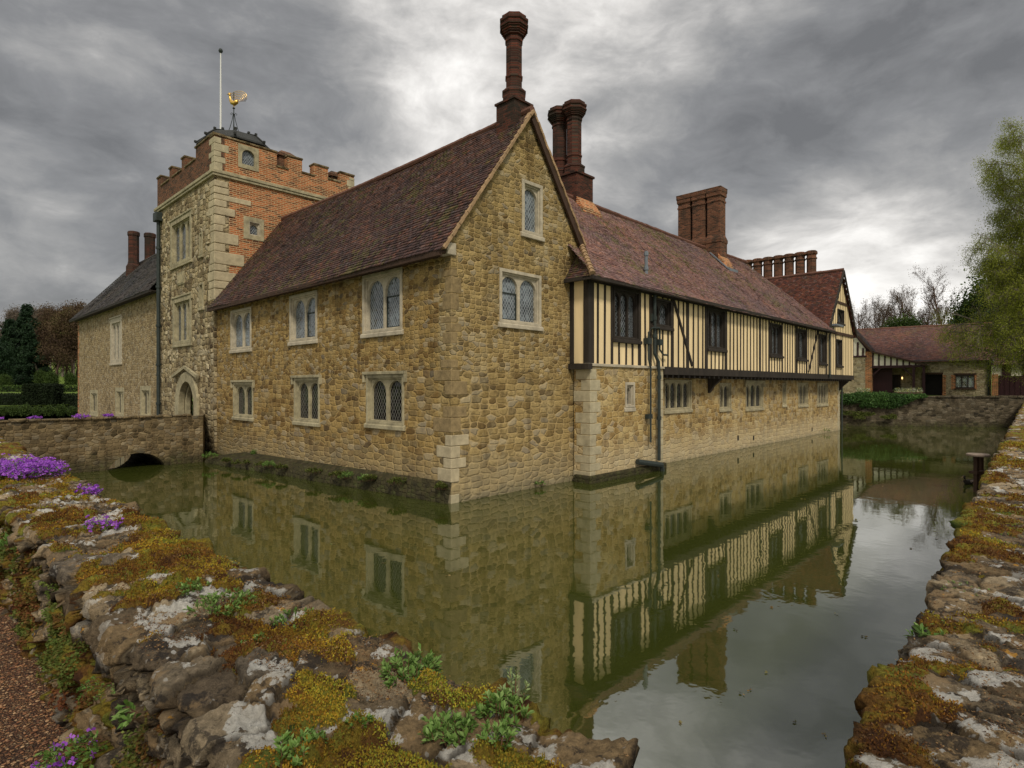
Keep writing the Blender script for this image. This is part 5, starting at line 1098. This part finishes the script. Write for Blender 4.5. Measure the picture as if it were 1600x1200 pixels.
tiles((5.6, -.6, 2.75), (14.5, -.6, 2.75), (5.6, 3.5, 5.0), (14.5, 3.5, 5.0), 'roof', M['tile_barn'], shed, tw_=.3, row=.2, seed=34, sag=.03)
# planters on the terrace behind the far wall
M['bloom'] = m_rnd('pale_bloom', [(.08, .16, .03), (.12, .2, .05), (.55, .52, .45), (.6, .5, .1)], .7)
for i, (u0, w_, lab) in enumerate([(2.4, 1.6, 'long wooden planter of yellow and white flowers left of the porch'), (4.6, 1.3, 'wooden planter with pale flowers in front of the open porch'), (9.6, 1.8, 'wooden planter with white edged plants under the barn window'), (6.9, .9, 'dark wooden planter before the barn door')]):
    p = local_pts(np.array([u0]), np.array([1.6]), np.array([2.05]))[0]; pl = empty('planter', tuple(p), fa_, label=lab, cat='planter', group='planters on the terrace')
    mb = MB(); mb.plate(lambda a, b, d_: (a, b, d_), rect(0, w_, 0, .45), [rect(.05, w_-.05, .05, .4)], .38, .0)
    mb.box(.04, w_-.04, .04, .41, .02, .3); mb.build('box', M['timber_brown'], pl)
    n = 900; P = np.column_stack([rg.random(n)*w_, rg.random(n)*.45, .36+rg.random(n)**2*.32]); v, f = leaves(P, rg.normal(size=(n, 3))+[0, 0, 1], .07, .04); link('plants', npmesh('plants', v, f, {'rnd': ('FACE', rg.random(n))}), M['bloom'], pl)
# ------------------------------------------------------------------ landing stage and duck by the right wall
st = empty('landing_post', (12.75, 16.0, 0), R(20), label='weathered wooden post with a round top board standing in the water beside the right wall', cat='post')
M['oldwood'] = m_plain('grey_wood', (.22, .17, .13), .8, .4, 9., .006, streak=True)
mb = MB(); mb.lathe((0, 0), [(.26, .98), (.27, 1.0), (.27, 1.03), (.25, 1.045)], 20); mb.build('round_top', M['oldwood'], st)
for (x, y) in ((-.08, 0), (.28, .1)):
    mb = MB(); mb.box(x-.045, x+.045, y-.045, y+.045, -.4, .98); mb.build('upright', M['timber_brown'], st)
mb = MB(); mb.box(-.16, .42, -.08, .14, .50, .57); mb.build('cross_board', M['timber_brown'], st)
mb = MB(); mb.tube([(.26, 0, 1.0), (.36, .03, 1.03), (.44, .05, .98), (.42, .06, .92)], .018, 6); mb.build('handle', M['timber_brown'], st)
du = empty('duck', (13.5, 17.3, 0), R(200), label='small dark duck swimming beside the wooden post', cat='duck')
mb = MB(); mb.tube([(-.24, 0, .12), (-.17, 0, .07), (-.05, 0, .05), (.08, 0, .06), (.15, 0, .10), (.16, 0, .17), (.17, 0, .22), (.21, 0, .235), (.245, 0, .225)], [.01, .05, .085, .08, .055, .032, .04, .035, .012], 10)
body = mb.build('body', M['timber'], du, smooth=True)
mb = MB(); mb.hexa([(.235, -.015, .215), (.30, -.018, .21), (.30, .018, .21), (.235, .015, .215), (.235, -.012, .232), (.295, -.012, .222), (.295, .012, .222), (.235, .012, .232)]); mb.build('bill', M['gold'] if 0 else M['verge'], du)
mb = MB(); mb.tube([(-.12, .075, .09), (.03, .085, .085)], [.03, .035], 6); mb.tube([(-.12, -.075, .09), (.03, -.085, .085)], [.03, .035], 6); mb.build('wing', M['oldwood'], du)
# floating leaves
M['floatleaf'] = m_rnd('floating_leaf', [(.10, .06, .02), (.22, .14, .05), (.12, .13, .04)], .6)
fpx = [(1350, 995), (1200, 1052), (1172, 1080), (1465, 842), (1480, 845), (1340, 812), (1470, 878), (1425, 858), (1160, 1085), (1305, 960), (1245, 1130), (1208, 950), (1010, 880), (1120, 900), (930, 1010), (700, 900), (520, 850), (1255, 780), (1380, 760), (1440, 720), (1395, 700), (600, 880), (1060, 1130), (1290, 1150), (1150, 985)]
for i, (u, v) in enumerate(fpx):
    x, y = gpt(u, v, 0.); P = np.zeros((3, 3)); P[:, 2] = .008; dd = np.column_stack([RNG.normal(size=(3, 2)), np.zeros(3)]); L = .022+.003*y
    v_, f_ = leaves(P, dd, L, L*.4, .03); o_ = link('floating_leaf', npmesh('floating_leaf', v_, f_, {'rnd': ('FACE', RNG.random(3))}), M['floatleaf']); o_.location = (x, y, .002)
    tag(o_, label='tiny brown leaf scrap floating on the open moat water', cat='leaf', group='leaf scraps floating on the moat')

# ------------------------------------------------------------------ hedges
M['yew'] = m_rnd('yew', [(.006, .010, .004), (.014, .024, .007), (.025, .045, .012)], .8, .1)
M['box'] = m_rnd('hedge_green', [(.02, .045, .008), (.04, .08, .014), (.09, .14, .025), (.16, .20, .04)], .8, .1)
M['core'] = m_plain('hedge_core', (.010, .014, .006), .95, .4, 3.)
def hedge(x0, x1, y0, y1, z0, z1, m, n, ll, label, seed, rz=0., group=None):
    cx, cy = (x0+x1)/2, (y0+y1)/2; r_ = empty('hedge', (cx, cy, z0), rz, label=label, cat='hedge', group=group); w_, d_, h_ = (x1-x0)/2, (y1-y0)/2, z1-z0
    rg = np.random.default_rng(seed); mb = MB(); mb.box(-w_+.05, w_-.05, -d_+.05, d_-.05, -.3, h_-.05); mb.build('branches', M['core'], r_)
    nf = n//2; a = np.column_stack([rg.uniform(-w_, w_, nf), np.full(nf, -d_), rg.uniform(0, h_, nf)]); b = np.column_stack([rg.uniform(-w_, w_, nf//2), rg.uniform(-d_, d_, nf//2), np.full(nf//2, h_)]); c = np.column_stack([rg.choice([-w_, w_], nf//2), rg.uniform(-d_, d_, nf//2), rg.uniform(0, h_, nf//2)])
    P = np.concatenate([a, b, c])+rg.normal(0, .04, (len(a)+len(b)+len(c), 3)); D = rg.normal(size=P.shape)+np.array([0, -.5, .6]); v, f = leaves(P, D, ll*rg.uniform(.6, 1.3, len(P)), ll*.5); link('leaves', npmesh('leaves', v, f, {'rnd': ('FACE', np.clip(rg.random(len(P))*.6+.4*fbm(P*.7, 2, seed), 0, 1))}), M[m], r_)
def uX(u, Y): return (u-800)/914*Y
hedge(uX(-160, 51), uX(140, 51), 51, 52.5, 1.0, 2.12, 'yew', 14000, .14, 'low black green clipped hedge behind the bridge', 201)
hedge(uX(35, 50.2), uX(84, 50.2), 50.2, 51.4, 1.0, 2.95, 'yew', 8000, .14, 'tall square dark yew block rising above the low hedge', 202)
hedge(uX(-200, 92), uX(170, 92), 92, 93.5, 1.6, 2.86, 'box', 9000, .25, 'long light green clipped hedge at the back of the lawn', 203)

# ------------------------------------------------------------------ trees
def grow(rg, p, d, L, r, lv, maxl, P, segs, tips):
    ns = P['ns'][lv]; pts = [p]; q = p.copy(); dd = d.copy()
    for i in range(ns):
        dd = dd+rg.normal(0, P['wig'][lv], 3)+np.array([0, 0, P['up'][lv]]); dd /= np.linalg.norm(dd); q = q+dd*L/ns; pts.append(q.copy())
        r0 = r*(1-(i/ns)*.75); r1 = r*(1-((i+1)/ns)*.75); segs.append((pts[-2], pts[-1], r0, r1, lv))
    if lv == maxl: tips.append((pts[len(pts)//3], pts[-1])); return
    nc = P['nc'][lv]
    for k in range(nc):
        t = P['t0'][lv]+(1-P['t0'][lv])*(k+rg.random())/nc; i = min(int(t*ns), ns-1); b = pts[i]+(pts[i+1]-pts[i])*(t*ns-i); ax = (pts[i+1]-pts[i])/np.linalg.norm(pts[i+1]-pts[i])
        an = k*2.4+rg.random()*.8; s_ = np.cross(ax, [.3, .9, .1]); s_ /= np.linalg.norm(s_); w_ = np.cross(ax, s_); sp_ = P['sp'][lv]*rg.uniform(.75, 1.2)
        nd = ax*math.cos(sp_)+(s_*math.cos(an)+w_*math.sin(an))*math.sin(sp_)
        LL = L*P['lr'][lv]*rg.uniform(.7, 1.1)*(1-.55*(t-P['t0'][lv])/(1-P['t0'][lv]+.001)*P['taper'])
        grow(rg, b, nd, LL, max(r*(1-t*.75)*.55, P['rmin']), lv+1, maxl, P, segs, tips)
def tubes_np(segs, n):
    P0 = np.array([s[0] for s in segs]); P1 = np.array([s[1] for s in segs]); r0 = np.array([s[2] for s in segs]); r1 = np.array([s[3] for s in segs]); D = P1-P0; D /= np.linalg.norm(D, axis=1)[:, None]+1e-9
    S_ = np.cross(D, [.31, .87, .38]); S_ /= np.linalg.norm(S_, axis=1)[:, None]; W_ = np.cross(D, S_); a = np.arange(n)*2*math.pi/n
    ring = lambda Pq, rq: Pq[:, None]+(S_[:, None]*np.cos(a)[None, :, None]+W_[:, None]*np.sin(a)[None, :, None])*rq[:, None, None]
    V = np.concatenate([ring(P0, r0), ring(P1, r1)], 1).reshape(-1, 3); b = np.arange(len(segs))[:, None]*2*n; k = np.arange(n)[None]; k2 = (k+1) % n
    return V, np.stack([b+k, b+k2, b+n+k2, b+n+k], -1).reshape(-1, 4)
def tree(name, style, H, seed, trunkm, leafm, nl, ll, loc=None, label=None, cat='tree', group=None, clus=.5, spread=1.):
    rg = np.random.default_rng(seed)
    P = dict(ns=[8, 5, 4, 3], wig=[.05, .14, .2, .2], up=[.02, .05, .03, 0], nc=[13, 7, 5], t0=[.28, .25, .2], sp=[.85*spread, .75, .7], lr=[.42, .5, .55], taper=1., rmin=H*.0011)
    mx_ = 3
    if style == 'bare': P.update(nc=[18, 9, 8], up=[.03, .12, .10, .08], sp=[.7, .6, .6], lr=[.45, .5, .55], t0=[.22, .2, .2])
    if style == 'birch': P.update(nc=[40, 10, 7], up=[.02, .02, -.15, -.5], sp=[.95, .8, .8], lr=[.40, .5, .8], t0=[.10, .15, .15], ns=[10, 5, 4, 5])
    if style == 'conifer': P.update(nc=[46, 9], up=[0, -.03, -.05, 0], sp=[1.45, .8, .6], lr=[.28, .3, .4], t0=[.06, .15, .2], ns=[8, 4, 2, 2], taper=1.75); mx_ = 2
    segs = []; tips = []; grow(rg, np.zeros(3), np.array([0, 0, 1.]), H, H*.018, 0, mx_, P, segs, tips)
    root = empty(name, (0, 0, 0)); V, F_ = tubes_np([s for s in segs if s[4] == 0], 8); link('trunk', npmesh('trunk', V, F_), M[trunkm], root, True)
    V, F_ = tubes_np([s for s in segs if s[4] > 0], 3); link('branches', npmesh('branches', V, F_), M[trunkm], root)
    if nl:
        tp = np.array([[a, b] for a, b in tips]); k = rg.integers(0, len(tp), nl); t = rg.random(nl)[:, None]; Q = tp[k, 0]*(1-t)+tp[k, 1]*t+rg.normal(0, clus, (nl, 3))
        D = rg.normal(size=(nl, 3))+(np.array([0, 0, -1.]) if style in ('birch', 'conifer') else 0); v, f = leaves(Q, D, ll*rg.uniform(.6, 1.3, nl), ll*.55, .1)
        link('crown', npmesh('crown', v, f, {'rnd': ('FACE', np.clip(fbm(Q*(6/H), 3, seed)*1.1-.05+rg.normal(0, .13, nl), 0, 1))}), M[leafm], root)
    if label: tag(root, label, cat, group)
    if loc is not None: root.location = loc
    return root
M['bark'] = m_plain('bark', (.09, .07, .055), .9, .4, 8.)
M['bark_pale'] = m_plain('bark_pale', (.17, .14, .11), .9, .4, 8.)
M['bark_red'] = m_plain('twig_brown', (.085, .052, .038), .9, .35, 5.)
M['birch_leaf'] = m_rnd('birch_leaf', [(.11, .13, .018), (.22, .25, .03), (.34, .37, .05), (.48, .50, .10)], .6, .5)
M['dk_leaf'] = m_rnd('dark_leaf', [(.006, .014, .006), (.014, .035, .012), (.03, .06, .02)], .7, .15)
M['md_leaf'] = m_rnd('mid_leaf', [(.02, .035, .008), (.05, .085, .015), (.10, .15, .03)], .7, .25)
M['br_leaf'] = m_rnd('bud_brown', [(.035, .022, .014), (.07, .042, .024), (.11, .07, .035), (.10, .10, .03)], .8, .2)
M['tan_leaf'] = m_rnd('bud_tan', [(.08, .06, .045), (.14, .11, .08), (.19, .15, .11)], .8, .2)
def put(proto, u, Y, sc=1., rz=None, label=None, cat='tree', group=None, first=[set()], zoff=0., name=None):
    o_ = proto
    if proto.name in first[0]: o_ = copy_tree(proto)
    else: first[0].add(proto.name)
    x = uX(u, Y); o_.location = (x, Y, float(zg(x, Y))-.1+zoff); o_.scale = (sc, sc, sc); o_.rotation_euler = (0, 0, rz if rz is not None else random.random()*6.28); tag(o_, label, cat, group); return o_
# right: young-leaved birch over the barn
bi = tree('birch_tree', 'birch', 18.2, 11, 'bark_pale', 'birch_leaf', 120000, .085, clus=.26, spread=1.15); put(bi, 1648, 43, 1., 1.2, 'tall weeping birch with yellow green spring leaves at the right edge')
b2 = tree('birch_tree', 'birch', 12., 12, 'bark_pale', 'birch_leaf', 90000, .09, clus=.26, spread=1.2); put(b2, 1608, 44, 1.08, 2.2, 'lower yellow green tree hanging in front of the barn roof end')
# right background
ba = [tree('bare_tree', 'bare', 13., 60+i, 'bark_red' if i != 2 else 'bark', 'br_leaf', 5000, .11, clus=.25) for i in range(3)]
gn = [tree('leafy_tree', 'bare', 10., 70+i, 'bark', 'md_leaf', 9000, .34, clus=.6) for i in range(2)]
k = 0
for (u, Y, s) in [(1338, 84, .9), (1352, 92, 1.05), (1368, 80, .82), (1384, 90, 1.05), (1400, 82, .95), (1412, 95, 1.1), (1428, 84, .9), (1445, 92, .95), (1462, 86, .85), (1478, 78, 1.15), (1497, 90, .95), (1515, 84, .9), (1325, 96, 1.0), (1300, 90, .95)]:
    tl = 'tallest lone bare tree above the barn roof' if u == 1478 else f"bare spring tree behind the barn, number {k+1} from the left of the row"
    k += 1; put(ba[k % 3], u, Y, s, None, tl if u == 1478 else 'leafless brown tree in the row behind the barn', group='bare trees behind the barn')
k = 0
for (u, Y, s) in [(1345, 76, .62), (1375, 75, .58), (1398, 76, .78), (1425, 75, .82), (1450, 77, .66), (1480, 75, .66), (1505, 74, .82), (1522, 72, .95), (1545, 70, 1.15), (1572, 70, 1.1), (1600, 72, 1.2), (1325, 78, .55)]:
    k += 1; put(gn[k % 2], u, Y, s, None, 'bushy green tree in the row just behind the barn', group='green trees behind the barn')
dk = tree('evergreen_tree', 'bare', 12., 80, 'bark', 'dk_leaf', 15000, .34, clus=.6); put(dk, 1562, 66, .95, .3, 'dark evergreen between the barn ridge and the birch')
# left woods
cf = [tree('conifer', 'conifer', 20., 90+i, 'bark', 'dk_leaf', 16000, .55, clus=.35) for i in range(2)]
bw = [tree('bare_tree', 'bare', 17., 95+i, 'bark_red', 'br_leaf', 9000, .38, clus=.7, spread=1.15) for i in range(2)]
tn = tree('bare_tree', 'bare', 15., 99, 'bark_pale', 'tan_leaf', 7000, .32, clus=.6)
for i, (u, Y, s) in enumerate([(10, 112, .70), (22, 118, .86), (40, 110, .66), (52, 116, .70), (-15, 112, .95), (-45, 115, .9), (62, 108, .62), (-80, 118, .95), (-120, 112, .9), (-170, 118, 1.)]):
    put(cf[i % 2], u, Y, s, None, 'dark green conifer in the wood beyond the hedges', group='conifers in the wood')
for i, (u, Y, s) in enumerate([(75, 112, .76), (90, 118, .82), (103, 110, .74), (118, 116, .84), (132, 110, .78), (150, 116, .84), (170, 112, .8), (84, 106, .7), (112, 105, .75), (-100, 125, .9)]):
    put(bw[i % 2], u, Y, s, None, 'reddish brown budding tree in the wood beside the conifers', group='brown trees in the wood')
for i, (u, Y, s) in enumerate([(-60, 150, 1.), (-35, 152, 1.0), (-10, 148, 1.0), (8, 152, 1.02), (28, 150, .97), (45, 148, 1.02), (62, 152, 1.05), (80, 148, .95), (98, 150, 1.05), (115, 148, 1.), (135, 150, 1.)]):
    put(tn, u, Y, s, None, 'pale leafless tree on the skyline above the wood', group='skyline trees')
# bushes at the foot of the wood
bs = tree('bush', 'bare', 3.2, 101, 'bark', 'md_leaf', 7000, .22, clus=.35)
for i, (u, Y, s, lab) in enumerate([(66, 104, .9, 'bright green bush left of centre under the wood'), (82, 102, .85, 'light green bush under the brown trees'), (8, 96, .7, 'small yellow green shrub behind the long hedge'), (112, 104, .8, 'low bush at the wood edge nearest the house')]): put(bs, u, Y, s, None, lab, 'bush')
db = tree('bush', 'bare', 7., 103, 'bark', 'dk_leaf', 14000, .3, clus=.6); put(db, 2, 100, .95, 0, 'rounded dark blue green shrub at the left edge behind the hedge', 'bush')
# low planting between bridge and hedge
pb_ = tree('garden_plant', 'bare', .45, 104, 'bark', 'md_leaf', 2500, .10, clus=.12)
for i, u in enumerate((5, 22, 40, 58, 76, 95, 112)): put(pb_, u, 46.5, .9+.1*(i % 3), None, 'low green plant at the foot of the dark clipped hedge', 'plant', 'plants below the dark hedge', zoff=-.5)
